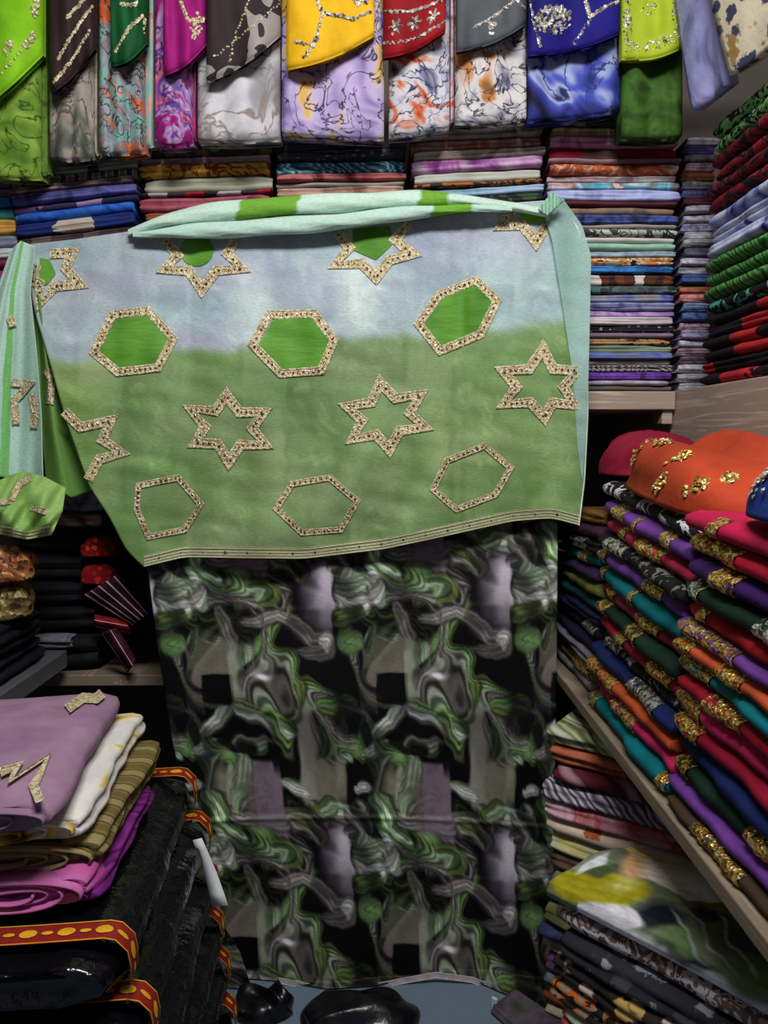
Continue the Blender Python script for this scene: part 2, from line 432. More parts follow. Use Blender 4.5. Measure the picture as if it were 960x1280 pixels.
# fabric colour shorthand
def P_(c, s=9): return ('plain', [c], s)
def M_(*c, s=9): return ('marble', list(c), s)
def B_(*c, s=16): return ('blotch', list(c), s)
def FL(*c, s=22): return ('floral', list(c), s)
def S_(*c, s=14): return ('stripe', list(c), s)
def Z_(*c, s=9): return ('zebra', list(c), s)
def K_(*c, s=3): return ('blocks', list(c), s)
def D_(*c, s=60): return ('speck', list(c), s)
def mk(spec): return fab(*spec)

def column(x0, x1, yspec, Y, stack, group, tilt=0, bottom=None, seed=0, D=.40, jit=3, lay=(1, 2, 2, 3), yaw=0):
    """a stack on the back shelf: yspec = list of (top pixel y, description, fabric); last bottom pixel given by bottom"""
    rnd = random.Random(seed)
    ys = [q[0] for q in yspec] + [bottom]
    n = len(yspec)
    for i, (y, desc, spec) in enumerate(yspec):
        dx0, dx1 = rnd.uniform(-jit, jit), rnd.uniform(-jit, jit)
        pa = onY(x0 + dx0, 400, Y); pb_ = onY(x1 + dx1, 400, Y)
        zt, zb = onY((x0 + x1) / 2, ys[i], Y).z, onY((x0 + x1) / 2, ys[i + 1], Y).z
        yo = rnd.uniform(-.008, .012); zb = max(zb, Z_UP + .0005)
        fd = lambda z: tilt * min(1, max(0, (z - Z_UP) / .16))
        T = zt - zb; f0, f1 = fd(zb), fd(zt); qa, qb = 1 - 2 * dx0 / (x1 - x0), 1 + 2 * dx1 / (x1 - x0)
        fold('folded_fabric', (pa.x, Y + yo + yaw), (pb_.x, Y + yo - yaw), zb - f0 * qa, zb + f0 * qb, T - (f1 - f0) * qa, T + (f1 - f0) * qb, D, mk(spec),
             layers=rnd.choice(lay) if T > .014 else 1, seed=seed * 100 + i,
             label='%s folded cloth, %s from top of %s' % (desc, ordn(i), stack), group=group, wav=.0035)

c5 = [
 (140,'teal and pink',M_((92,120,140),(150,120,140),(60,80,110))), (150,'olive floral',FL((70,72,70),(150,140,110),(40,44,48))),
 (158,'cream and tan',M_((150,130,100),(205,185,150),(190,160,90))), (170,'magenta and pink',M_((140,50,120),(205,150,180),(190,120,160))),
 (183,'crimson speckled',K_((150,20,48),(150,20,48),(96,70,62),s=3.2)), (198,'thin mauve grey',P_((140,110,120))),
 (205,'orange brown print',M_((215,190,175),(190,95,50),(150,60,30),(220,190,170),s=18)), (218,'pale pink grey',M_((200,190,190),(160,120,130),(210,205,200))),
 (226,'white brown cyan',M_((205,190,195),(150,100,75),(70,170,190),(200,195,200),s=10)), (236,'lavender blue',M_((150,160,215),(175,185,230),(140,140,190))),
 (252,'thin maroon',P_((90,40,50))), (258,'brown grey',M_((120,108,100),(150,120,90),(90,85,85))),
 (269,'navy blue',M_((50,60,120),(80,95,165),(40,40,70))), (280,'grey beige',M_((170,160,150),(140,130,130))),
 (286,'white with dark leaves',B_((190,195,185),(190,195,185),(60,60,66),(170,178,165),s=26)), (296,'cream white',P_((215,208,205))),
 (303,'mint green',P_((160,205,180))), (313,'pale blue veined',M_((120,140,160),(160,180,190),(60,60,70))),
 (321,'orange cream black',B_((35,30,32),(220,190,150),(200,120,60),(215,195,160),s=20)), (331,'bright blue',M_((30,90,160),(60,130,200),(20,60,120))),
 (341,'brown and white barred',K_((90,50,36),(60,36,30),(110,60,42),(80,46,36),(215,205,200),s=9)), (357,'dark grey teal',B_((62,60,70),(80,80,88),(70,110,108),(56,52,60))),
 (368,'grey and blue',M_((130,128,130),(150,150,165),(80,90,170))), (378,'blue and white',M_((60,80,160),(150,155,190),(80,90,175))),
 (388,'lilac purple',M_((150,110,180),(190,160,205),(120,80,160))), (396,'cream',P_((205,195,198))),
 (407,'black and white speckled',D_((34,30,38),(170,165,170),s=70)), (416,'grey mauve',P_((125,112,125))),
 (423,'black beige orange',B_((40,36,40),(170,150,120),(190,130,70),(50,46,50),s=24)), (431,'sage green',P_((138,155,128))),
 (440,'blue and grey',M_((110,105,110),(110,130,190),(80,95,165))), (449,'white grey',P_((190,185,182))),
 (456,'black white zigzag',Z_((40,34,40),(200,190,190),(60,50,60),s=22)), (465,'violet',M_((90,50,150),(120,75,175),(70,40,110))),
 (475,'white and lilac',M_((205,195,205),(160,140,170),(210,205,210))), (482,'grey olive',P_((105,102,92))),
]
column(684, 842, c5, YB, 'tall stack beside green veil', 'tall stack right of the veil', bottom=489, seed=5)
cc = []
pal = [('grey', (150,148,158)), ('lavender', (150,145,180)), ('indigo', (72,66,120)), ('mauve pink', (185,150,165)), ('rust', (150,90,66)),
       ('slate', (92,92,108)), ('periwinkle', (105,115,175)), ('maroon', (90,44,52)), ('silver grey', (170,168,178)), ('lilac white', (190,182,200)),
       ('denim blue', (70,95,150)), ('dusty rose', (190,125,125)), ('pale blue', (130,150,190)), ('plum grey', (100,84,104))]
r5 = random.Random(7); y = 170
seq = [8,2,5,3,4,0,6,7,8,9,1,8,0,5,9,0,10,4,11,12,10,3,1,9,3,13,9,0,8]
for k in seq:
    h = 485 / 29 * .65 + r5.uniform(-1.2, 1.2)
    c = pal[k]; cc.append((y, c[0] + ' creased', M_(tuple(v * .7 for v in c[1]), c[1], tuple(min(255, v * 1.15) for v in c[1]), s=30))); y += h
sc_f = (489 - 170) / (y - 170); cc = [(170 + (a - 170) * sc_f, b_, c_) for a, b_, c_ in cc]
column(851, 889, cc, YB + .03, 'narrow corner stack', 'narrow stack in the shelf corner', bottom=489, seed=6, D=.36, jit=3, lay=(2, 3, 3))

RESTPAL = [('grey', (140,138,140)), ('navy', (44,50,92)), ('rust', (150,80,54)), ('mauve', (140,108,128)), ('cream', (200,190,175)), ('teal', (40,110,120)),
           ('olive', (110,108,76)), ('rose', (180,110,120)), ('sky blue', (120,160,200)), ('plum', (90,50,84))]
def with_rest(lst, last, bottom, seed):
    """the stack goes on down behind the veil to the shelf"""
    rnd = random.Random(seed); n = max(1, int((bottom - last) / 17)); out = list(lst); h = (bottom - last) / n
    for k in range(n):
        nm, c = rnd.choice(RESTPAL)
        out.append((last + k * h, nm + ' printed', M_(tuple(v * .6 for v in c), c, tuple(min(255, v * 1.2) for v in c), s=12)))
    return out
c4 = [(160,'grey beige',M_((140,128,124),(170,160,150),(120,110,108))), (172,'rust pink grey',M_((190,170,165),(170,90,60),(150,140,140),(200,150,130),s=12)),
      (186,'cream and black',M_((190,178,170),(205,190,180),(60,54,56),s=10)), (197,'pink and purple',M_((205,180,200),(180,120,180),(130,40,130),s=10)),
      (212,'pale sage white',P_((190,192,180))), (227,'thin orange black',B_((50,40,36),(170,100,50),(60,50,46),s=26)),
      (232,'sky blue and turquoise',M_((165,180,205),(150,180,210),(40,160,180),s=9)), (243,'black with green',B_((30,32,30),(40,40,38),(60,84,56),(28,26,30)))]
column(515, 676, with_rest(c4, 254, 489, 4), YB, 'stack under grey hanging cloth', 'stack under the grey hanging cloth', bottom=489, seed=4, tilt=.009)
c3 = [(174,'dark slate',M_((52,54,66),(76,80,94),(40,40,50))), (188,'charcoal dotted',D_((60,62,74),(120,120,130),s=50)),
      (197,'turquoise and white',Z_((20,100,140),(70,170,200),(215,235,240),(20,110,150),s=14)), (216,'brick red',M_((150,50,52),(190,110,110),(110,36,44))),
      (225,'sage grey',P_((158,160,150))), (231,'beige pink brown',M_((200,165,150),(190,150,140),(120,84,66)))]
column(348, 507, with_rest(c3, 243, 489, 3), YB, 'stack under yellow hanging cloth', 'stack under the yellow hanging cloth', bottom=489, seed=3, tilt=.004)
c2 = [(180,'dark green floral',FL((66,60,56),(110,130,110),(50,46,46),(120,100,80))), (193,'pink lilac',M_((205,160,185),(215,185,200),(160,120,160))),
      (203,'gold and orange',B_((205,150,60),(220,170,80),(150,70,30),(210,160,70),s=18)), (219,'pale sage',P_((170,172,150))),
      (239,'red and black barred',K_((150,30,44),(40,30,40),(170,165,170),(60,44,60),s=6)), (244,'crimson mauve',M_((150,60,84),(170,90,105),(120,40,64))),
      (262,'orange brown',P_((150,90,56)))]
column(181, 341, with_rest(c2, 272, 489, 2), YB, 'stack under white hanging cloth', 'stack under the white hanging cloth', bottom=489, seed=2, tilt=.006)
c1 = [(204,'grey green barred',K_((150,158,148),(160,168,158),(60,60,60),(150,158,150),s=7)), (216,'grey white striped',S_((120,120,110),(170,170,165),(60,56,56),s=10)),
      (226,'mauve brown floral',FL((120,100,104),(170,150,140),(90,70,76),s=30)), (236,'violet blue',M_((70,72,140),(100,100,170),(60,56,110))),
      (249,'lilac barred navy',K_((40,38,70),(46,42,76),(150,120,165),(60,50,80),(160,130,170),s=2.4)), (258,'royal blue',M_((24,70,160),(50,110,210),(20,60,140))),
      (272,'navy and cream',K_((26,42,104),(26,42,104),(190,175,160),(28,46,110),s=3)), (289,'dark brown barred',K_((70,56,54),(56,46,46),(100,84,80),s=8))]
column(22, 173, with_rest(c1, 303, 489, 1), YB - .02, 'stack under brown hanging cloth', 'stack under the brown hanging cloth', bottom=489, seed=1, tilt=.016)
c0 = [(224,'violet',M_((90,80,150),(120,105,170))), (236,'mauve',M_((120,90,120),(150,120,150))), (250,'azure blue',M_((40,110,180),(70,140,210))),
      (262,'turquoise',M_((20,130,150),(90,190,200))), (277,'ochre',M_((190,140,60),(215,170,90))), (297,'grey blue',M_((110,115,140),(140,145,165))),
      (314,'white',P_((190,195,205))), (328,'maroon',P_((110,40,60))), (340,'magenta',P_((140,50,100))), (354,'plum',P_((80,40,70)))]
column(-135, 20, with_rest(c0, 368, 489, 9), YB - .02, 'stack under lime hanging cloth', 'stack under the lime hanging cloth', bottom=489, seed=8, tilt=.012)

# ------------------------------------------------------------------ right wall stacks on the side shelf
def side_stack(specs, X, far_px, near_Y, z0, stack, group, D, seed, far_h, near_h, lay=(2, 2, 3), jx=.008, jy=.012, lean=0.0, wav=.003):
    """specs bottom > top: (thickness weight, description, fabric, bands, bandmat)"""
    rnd = random.Random(seed)
    tot = sum(q[0] for q in specs); zA = zB = z0; n = len(specs)
    for i, q in enumerate(specs):
        TA, TB = far_h * q[0] / tot, near_h * q[0] / tot
        X_ = X + rnd.uniform(-jx, jx) + lean * i / n
        yf = far_px + rnd.uniform(-jy, jy); yn = near_Y + rnd.uniform(-jy, jy)
        kf, kn = (far_px - yf) / (far_px - near_Y), (far_px - yn) / (far_px - near_Y); LZ = lambda a, b_, k: a + (b_ - a) * k
        fold('folded_fabric', (X_, yf), (X_, yn), LZ(zA, zB, kf), LZ(zA, zB, kn), LZ(TA, TB, kf), LZ(TA, TB, kn), D, mk(q[2]), layers=rnd.choice(lay), seed=seed * 100 + i,
             label='%s folded cloth, %s from top of %s' % (q[1], ordn(n - 1 - i), stack), group=group,
             bands=q[3] if len(q) > 3 else (), bandmat=thread_on(q[2][1][0], 'silver' if len(q) > 4 else 'gold'), wav=wav)
        zA += TA; zB += TB
    return zA, zB
blk = (24, 20, 24)
up = []
for k in range(6): up.append((1, 'black and red', K_(blk, blk, (176,34,44), (190,40,48), blk, blk, s=2.15 + .02 * k)))
up.append((1.1, 'black and aqua', B_(blk, blk, (90,190,160), blk, s=18)))
for k in range(3): up.append((1.15, 'bright green patterned', Z_((18,60,30), (84,170,84), (110,130,60), (40,120,60), s=16 + k)))
for k in range(3): up.append((1.25, 'white and violet dyed', M_((46,34,130), (150,160,210), (205,210,235), (60,44,150), s=5 + .1 * k)))
for k in range(4): up.append((1.2, 'red and black checked', B_(blk, (120,20,34), blk, (140,26,38), s=13 + k)))
for k in range(2): up.append((1.2, 'black and leaf green', B_((22,32,24), (120,180,100), (20,30,22), (150,200,130), s=20 + k)))
X2 = XR + .012
zt_ = onX(885, 165, X2)
side_stack(up, X2, 1.80, 1.38, Z_UP + .003, 'tall side stack beside corner', 'tall stack on the side shelf', .36, 21, zt_.z - Z_UP, zt_.z - Z_UP, lay=(1, 1, 2), jx=.006)

# ------------------------------------------------------------------ lower right shelf, gold bordered rolls
purple, teal, crim, pink, navy, dgreen, orange, red = (112,62,150), (0,110,120), (150,16,52), (190,40,96), (22,36,92), (18,48,36), (196,84,48), (180,22,34)
def PL(c): return P_(c, 6)
def bb(*b): return list(b)
R2 = [  # bottom > top
 (1.25,'teal', PL(teal), bb((.0,.12),(.93,1.0))),
 (1.0,'pink gold edged', PL(pink), bb((.35,.62))),
 (1.0,'orange gold vined', PL(orange), bb((.04,.2),(.22,.42))),
 (1.0,'navy silver tipped', PL(navy), bb((.55,.85)), SILVER),
 (.9,'black and white', B_((22,24,24),(22,24,24),(150,145,140),s=30), bb((.1,.3)), SILVER),
 (1.0,'crimson gold dotted', PL(crim), bb((.3,.42),(.7,.9))),
 (1.0,'dark green gold knotted', PL(dgreen), bb((.03,.15),(.45,.62))),
 (.9,'rose pink gold sprigged', PL((160,50,84)), bb((.1,.22),(.5,.75))),
 (1.2,'teal gold hemmed', PL(teal), bb((.03,.1),(.48,.52))),
 (1.1,'purple gold dotted', PL(purple), bb((.02,.14),(.6,.78))),
 (.9,'black and silver', B_((20,20,22),(20,20,22),(120,116,112),s=34), bb((.12,.34)), SILVER),
 (1.05,'crimson pink gold flecked', PL((176,36,76)), bb((.2,.28),(.45,.7))),
 (1.2,'violet gold sprigged', PL(purple), bb((.16,.32),(.48,.52),(.72,.84))),
 (1.0,'black and white printed', B_((22,18,28),(22,18,28),(200,195,200),(24,18,30),s=22), ()),
]
XS = .468
yF2, yN2 = onX(737, 870, XS).y, onX(838, 960, XS).y + .01
hF = onX(757, 602, XS + .02).z - Z_PL; hN = onX(880, 665, XS + .01).z - Z_PL
side_stack(R2, XS, yF2, yN2, Z_PL + .001, 'roll stack under orange heap', 'middle stack of gold bordered rolls', .245, 31, hF, hN, lay=(1,), lean=.02, jy=.02, wav=.0042)
R3 = [
 (.7,'brown green gold', PL((70,54,40)), bb((.2,.5))),
 (1.1,'purple plain', PL(purple), ()),
 (1.1,'dark green gold clustered', PL(dgreen), bb((.0,.12),(.5,.68))),
 (1.25,'navy blue', PL(navy), bb((.92,1.0))),
 (1.1,'crimson gold knotted', PL(crim), bb((.0,.2))),
 (1.1,'bright pink gold ended', PL((204,44,104)), bb((.0,.2))),
 (1.1,'deep red gold tasselled', PL((150,10,40)), bb((.22,.42))),
 (.9,'teal gold crusted', PL(teal), bb((.0,.24))),
 (.95,'orange gold edged', PL(orange), bb((.02,.12),(.3,.44))),
 (.9,'purple gold crusted', PL(purple), bb((.04,.4))),
 (1.0,'scarlet', PL(red), bb((.1,.16))),
 (1.2,'bottle green silver banded', PL(dgreen), bb((.05,.16),(.5,.64)), SILVER),
 (1.2,'indigo gold hemmed', PL((58,26,92)), bb((.2,.34))),
 (1.2,'red gold banded', PL((176,18,52)), bb((.0,.34))),
 (1.2,'raspberry gold sprigged', PL((180,22,70)), bb((.18,.26))),
]
yF3 = yN2 - .012; yN3 = .70
hF3 = onX(886, 640, XS + .01).z - Z_PL
side_stack(R3, XS + .002, yF3, yN3, Z_PL + .001, 'roll stack under navy cloth', 'near stack of gold bordered rolls', .245, 32, hF3, hF3 - .03, lay=(1,), lean=.012, jy=.016, wav=.0042)
R1 = [
 (1,'silver grey', M_((120,118,126),(150,148,156)), ()), (1,'olive gold', M_((90,86,50),(130,120,70)), bb((.6,.9))), (1,'lilac grey', P_((120,112,130)), ()),
 (1,'dark navy', P_((30,30,60)), ()), (1,'black purple', P_((34,24,44)), bb((.7,.95)), SILVER), (1,'ink blue', P_((28,30,70)), ()),
 (1,'deep teal', P_((10,70,80)), ()), (1,'olive green', P_((104,110,50)), ()), (1,'dark violet', P_((60,40,84)), ()), (1,'teal', P_(teal), bb((.6,.8))),
 (1,'black', P_((26,24,28)), bb((.5,.8)), SILVER), (1,'plum', P_((60,28,50)), ()), (1,'dark ochre', P_((120,84,40)), ()),
]
side_stack(R1, XS + .012, 2.06, yF2 + .02, Z_PL + .001, 'roll stack beside marbled cloth', 'far stack of gold bordered rolls', .245, 33, .40, .42, lay=(1, 1, 2), jy=.014)
# small dim stack on the back deck, seen between hanging cloth and rolls
dim = [('white grey',(150,142,146)),('olive',(110,104,50)),('pale grey',(160,150,152)),('mustard olive',(116,108,52)),('dark maroon',(56,18,26)),('rust orange',(150,70,44)),
       ('dark red',(100,22,34)),('dusty rose',(170,84,84)),('wine red',(110,20,40)),('black speckled',(34,26,30)),('black',(26,22,26)),('burgundy',(70,20,34)),('dark wine',(56,16,30)),('charcoal',(44,38,42))]
zz = Z_DK + .001
for i, (nm, c) in enumerate(dim):
    T = (onY(705, 655, 2.02).z - Z_DK) / len(dim)
    fold('folded_fabric', (.22, 2.02), (.432, 2.02), zz, zz, T, T, .34, mk(P_(c)), layers=1, seed=900 + i,
         label='%s folded cloth, %s from top of dim stack behind hanging cloth' % (nm, ordn(len(dim) - 1 - i)), group='dim stack behind the hanging cloth'); zz += T

# ------------------------------------------------------------------ blob cloths (heaped, crumpled)
def heap(name, c, rx, ry, rz, mat, seed, rot=0, parent=None, amp=.16, nu=96, nv=36, ridg=5.0, flat=.35):
    """crumpled cloth heap sitting on z = c.z"""
    th = np.linspace(0, 2 * PI, nu, endpoint=False); ph = np.linspace(0, PI * .5, nv)
    T, Ph = np.meshgrid(th, ph)
    ce = lambda v, p: np.sign(v) * np.abs(v) ** p
    x = ce(np.cos(T), .8) * np.cos(Ph) ** .75; y_ = ce(np.sin(T), .8) * np.cos(Ph) ** .75; z = np.sin(Ph) ** .8
    n1 = sn(x * ridg, y_ * ridg + z * 2, seed); w1 = sn(x * 1.7, y_ * 1.7 + z, seed + 2)
    n2 = 1 - np.sqrt(np.sin((x * math.cos(seed) + y_ * math.sin(seed)) * ridg * .8 + 2.2 * w1 + z * 2) ** 2 + .03)
    k = 1 + amp * (n1 * .5 + n2 * .7 - .3) * (.35 + .65 * np.clip(z * 3, 0, 1))
    z2 = z * (1 + amp * 1.6 * (n1 * .4 + (n2 - .4)))
    P = np.stack([x * k * rx, y_ * k * ry, np.maximum(z2, 0) * rz], -1)
    cr, s_ = math.cos(rot), math.sin(rot)
    Q = np.stack([P[..., 0] * cr - P[..., 1] * s_, P[..., 0] * s_ + P[..., 1] * cr, P[..., 2]], -1)
    V = Q.reshape(-1, 3).tolist(); fs = []
    for i in range(nv - 1):
        for j in range(nu):
            a, b_ = i * nu + j, i * nu + (j + 1) % nu
            fs.append((a, b_, b_ + nu, a + nu))
    V.append((0, 0, 0)); kc = len(V) - 1
    for j in range(nu): fs.append(((j + 1) % nu, j, kc))
    o = mesh(name, V, fs, mat); o.location = c
    if parent: o.parent = parent; o.location = Vector(c) - parent.location
    return o, Q
def beads(name, pts, nrms, size, mat, parent, seed=0, flat=.5):
    """little domes (sequins / knots) at pts"""
    r = random.Random(seed); V, fs = [], []
    for p, n in zip(pts, nrms):
        p = Vector(p); n = Vector(n).normalized(); s = size * r.uniform(.7, 1.3)
        t = n.orthogonal().normalized(); b_ = n.cross(t); a0 = r.uniform(0, 6)
        k = len(V)
        for i in range(6):
            a = a0 + i * PI / 3; V.append(p + (t * math.cos(a) + b_ * math.sin(a)) * s - n * .0005)
        V.append(p + n * s * flat)
        for i in range(6): fs.append((k + i, k + (i + 1) % 6, k + 6))
    o = mesh(name, V, fs, mat, parent, False); o['kind'] = 'stuff'
    return o
zR2 = Z_PL + (hF + hN) / 2
oc = onX(850, 612, .60)
om, Q = heap('heaped_fabric', (.605, 1.375, Z_PL + hN + .01), .125, .235, .112, fab('plain', [(184,66,36)], 5), 41, rot=.05, amp=.32, ridg=3.4)
om.location.z = zR2 + .004; om.rotation_euler.x = math.atan((hF - hN) / (yF2 - yN2))
tag(om, 'orange crumpled cloth with gold sprigs heaped above the rolls', 'fabric')
def sprig(o, Q, centres, r0, n, size, mat, seed, nm='gold_sprig'):
    r = random.Random(seed); flatQ = Q.reshape(-1, 3)
    for (i, j) in centres:
        c = Q[i, j]; pts, nr = [], []
        d = np.linalg.norm(flatQ - c, axis=1)
        for _ in range(n):
            a, q = r.uniform(0, 6.28), r0 * math.sqrt(r.random())
            tgt = c + np.array([math.cos(a) * q * .6, math.cos(a + 1) * q, math.sin(a) * q])
            k = np.argmin(np.linalg.norm(flatQ - tgt, axis=1)); p = flatQ[k] + np.array([r.uniform(-.004, .004) for _ in range(3)])
            nn = flatQ[k] * np.array([1, .5, 2.]); pts.append(p + nn / np.linalg.norm(nn) * .002); nr.append(nn)
        b_ = beads(nm, pts, nr, size, mat, None, seed); b_.parent = o
    return
sprig(om, Q, [(18, 52), (12, 42), (8, 58), (22, 46), (6, 50), (15, 64), (20, 38), (9, 36)], .022, 26, .0045, GOLD, 3)
om2, Q2 = heap('heaped_fabric', (.60, 1.69, Z_PL + hF + .012), .10, .09, .085, fab('plain', [(130,14,44)], 6), 45, amp=.2, ridg=4)
tag(om2, 'crimson crumpled cloth tucked behind the orange heap', 'fabric')
nb, Q3 = heap('heaped_fabric', (.575, .90, Z_PL + hF3 + .004), .105, .16, .085, fab('plain', [(24,48,120)], 6), 46, amp=.08, ridg=3)
tag(nb, 'navy cloth with silver vine heaped beside the orange heap', 'fabric')
sprig(nb, Q3, [(14, 46), (17, 50), (10, 42), (21, 54), (15, 40), (23, 46)], .02, 22, .004, SILVER, 5, 'silver_vine')

# ------------------------------------------------------------------ bottom right stacks on the floor
def floor_stack(specs, A, B, ztop, stack, group, D, seed, Tt):
    n = len(specs); rnd = random.Random(seed); z = 0.0; T = ztop / n
    for i, (desc, spec) in enumerate(reversed(specs)):
        d = np.array(B) - np.array(A); d /= np.hypot(*d); sh_ = rnd.uniform(-.015, .015); nr = np.array([-d[1], d[0]]) * rnd.uniform(-.012, .012)
        fold('folded_fabric', np.array(A) + d * sh_ + nr, np.array(B) + d * sh_ + nr, z, z, T, T, D, mk(spec), layers=rnd.choice((1, 2, 2)), seed=seed * 50 + i,
             label='%s folded cloth, %s from top of %s' % (desc, ordn(n - 1 - i), stack), group=group); z += T
    return z
fa = [('green and white zebra', Z_((206,208,190),(110,120,50),(190,196,160),(90,96,44),s=7)), ('rust orange', M_((150,64,40),(190,110,80),(110,44,34))),
      ('maroon white veined', Z_((84,24,36),(96,30,42),(84,24,36),(170,130,140),s=5)), ('navy and white lined', Z_((50,46,84),(215,210,215),(170,160,170),(90,80,100),s=14)),
      ('pink and red', M_((220,180,190),(190,80,90),(225,190,190),s=6)), ('cream orange flowered', FL((228,205,185),(190,100,50),(228,205,185),s=16)),
      ('pale green yellow', M_((190,200,170),(220,205,120),(200,205,190))), ('brown', M_((70,50,48),(110,84,70)))]
fa += [(n_, c_) for n_, c_ in zip(['grey', 'wine', 'olive', 'navy', 'beige', 'plum', 'slate', 'rust', 'cream'],
       [M_((90,86,90),(140,136,140)), M_((80,24,40),(120,40,60)), M_((80,84,50),(120,120,80)), M_((40,44,80),(70,76,120)), M_((150,130,110),(190,170,150)),
        M_((70,40,70),(110,70,110)), M_((70,80,90),(110,120,130)), M_((120,60,40),(170,90,60)), M_((190,180,160),(160,150,130))])]
A1 = onY(686, 925, 1.66); dF = np.array([.80, -.60])
zF1 = onY(700, 912, 1.65).z
floor_stack(fa, (A1.x, A1.y), (A1.x + dF[0] * .36, A1.y + dF[1] * .36), zF1, 'floor stack below plank', 'far floor stack under the plank', .26, 61, .03)
fb = [('brown cream feather print', B_((190,172,172),(124,98,88),(222,208,208),(110,84,76),s=26)), ('black grey floral', FL((44,42,50),(150,150,160),(70,68,78),s=26)),
      ('multicolour floral', FL((44,36,36),(190,160,90),(220,200,180),(150,40,110),s=20)), ('orange black print', B_((40,34,34),(190,100,40),(150,130,110),(36,30,32),s=24)),
      ('pale green red', M_((190,205,180),(200,205,190),(190,60,50),(150,170,150),s=7)), ('grey pink', M_((190,185,195),(170,130,120),(205,200,210))),
      ('yellow orange lined', Z_((205,150,70),(190,130,60),(60,44,34),(210,170,100),s=8)), ('white grey', M_((205,205,215),(150,150,170))),
      ('olive black', B_((50,54,40),(110,114,70),(40,40,36),s=22)), ('lilac', P_((150,130,170))), ('charcoal', P_((60,58,64)))]
Pl = onY(694, 1128, 1.30); dn = np.array([.655, -.755])
B1 = (Pl.x + dn[0] * .50, Pl.y + dn[1] * .50)
zF2 = floor_stack(fb, (Pl.x, Pl.y), B1, Pl.z, 'floor stack under floral satin', 'near floor stack under the white floral cloth', .24, 62, .035)

# white floral cloth draped on the near floor stack: printed by a colour attribute
def floral_top():
    nu, nv = 150, 130
    u = np.linspace(-.03, 1.02, nu); v = np.linspace(0, 1, nv)
    U, Vv = np.meshgrid(u, v)
    A = np.array([Pl.x, Pl.y]); nr = np.array([-dn[1], dn[0]])
    # v: 0 = front lip (hangs a little over the edge), then across the top to the back
    prof_s = np.array([0, .06, .12, .2, .5, 1.0]); prof_y = np.array([-.002, -.006, .0, .02, .10, .215]); prof_z = np.array([.004, .016, .034, .042, .046, .036])
    py = np.interp(Vv, prof_s, prof_y); pz = np.interp(Vv, prof_s, prof_z)
    f1 = sn(U * 9, Vv * 4, 71); f2 = sn(U * 3, Vv * 7, 72)
    pz = pz + .012 * f1 * Vv + .012 * f2 * np.clip(Vv * 3, 0, 1) + .020 * np.exp(-((U - .28) / .2) ** 2 - ((Vv - .8) / .22) ** 2)
    py = py + .006 * sn(U * 12, Vv * 2, 73)
    along = U * .52 + .035 * Vv * (1 - U)
    P = np.empty((nv, nu, 3)); P[..., :2] = A + dn * along[..., None] + nr * py[..., None]; P[..., 2] = zF2 + pz + .004
    Pc = P - np.array([0, 0, CZ]); Cm = Pc @ Rn            # print laid out from where each point shows
    px = 480 + F * Cm[..., 0] / -Cm[..., 2]; py_ = 640 - F * Cm[..., 1] / -Cm[..., 2]
    a = px + 5 * sn(px * .06, py_ * .06, 74) + 2 * sn(px * .2, py_ * .2, 78); b_ = py_ + 5 * sn(px * .05, py_ * .07, 75) + 2 * sn(px * .2, py_ * .2, 79)
    col = np.ones((nv, nu, 3)) * np.array([112, 122, 98.]) + 16 * sn(px * .04, py_ * .05, 70)[..., None]
    def mixin(mask, c):
        nonlocal col
        mk_ = np.clip(mask, 0, 1)[..., None]; col = col * (1 - mk_) + np.array(c) * mk_
    def ell(cx, cy, rx, ry, soft=.3, rot=0):
        c_, s_ = math.cos(rot), math.sin(rot); dx, dy = (a - cx), (b_ - cy)
        return (1 - np.sqrt(((dx * c_ + dy * s_) / rx) ** 2 + ((-dx * s_ + dy * c_) / ry) ** 2)) / soft
    mixin(ell(826, 1148, 40, 22, .5, .1), (32, 34, 42)); mixin(ell(890, 1142, 30, 16, .5), (44, 46, 50)); mixin(ell(860, 1195, 50, 12, .5, .5), (44, 50, 58))
    mixin(ell(850, 1178, 44, 14, .5, .5), (100, 126, 80)); mixin(ell(935, 1215, 50, 24, .5, .5), (108, 124, 84)); mixin(ell(925, 1175, 40, 16, .6, .5), (70, 76, 78))
    mixin(ell(905, 1136, 46, 12, .3, .5), (120, 120, 44))
    edge_ = (b_ - (1122 + .575 * (a - 712))) / 12                 # white strip along the front fold
    mixin(np.clip(edge_ + .9, 0, 1) * (px > 722), (214, 214, 226)); mixin(ell(768, 1138, 46, 15, .15, .45), (220, 218, 228))
    mixin(ell(750, 1110, 66, 25, .18, .14), (160, 152, 34)); mixin(ell(778, 1106, 34, 14, .7), (190, 186, 96)); mixin(ell(752, 1084, 30, 9, .4, -.1), (76, 88, 60))
    mixin(ell(850, 1096, 74, 25, .10, .30), (218, 206, 202)); mixin(ell(892, 1112, 44, 15, .2, .4), (226, 222, 222)); mixin(ell(792, 1084, 24, 20, .5), (224, 176, 128)); mixin(ell(815, 1066, 46, 9, .3, .16), (204, 176, 96)); mixin(ell(815, 1090, 24, 14, .8), (230, 208, 196))
    mixin(ell(742, 1078, 28, 6, .3, -.5), (216, 220, 226))
    lines = np.sin((a * .22 - b_ * .16 + 2.4 * sn(px * .02, py_ * .03, 76)))
    mixin((lines - .72) * 3 * np.clip(ell(900, 1178, 80, 34, .3, .5), 0, 1), (196, 200, 210))
    fine = 1 + .06 * sn(U * 60, Vv * 60, 77); col = col * fine[..., None]
    lin = np.clip(col / 255, 0, 1) ** 2.2
    o = fastgrid('draped_fabric', P, vcol_cloth('white_floral_satin', .5), None, lin, .003)
    recenter(o, (Pl.x + .2, Pl.y - .1, zF2))
    return tag(o, 'white satin cloth with yellow and grey flowers on floor stack', 'fabric')
floral_top()

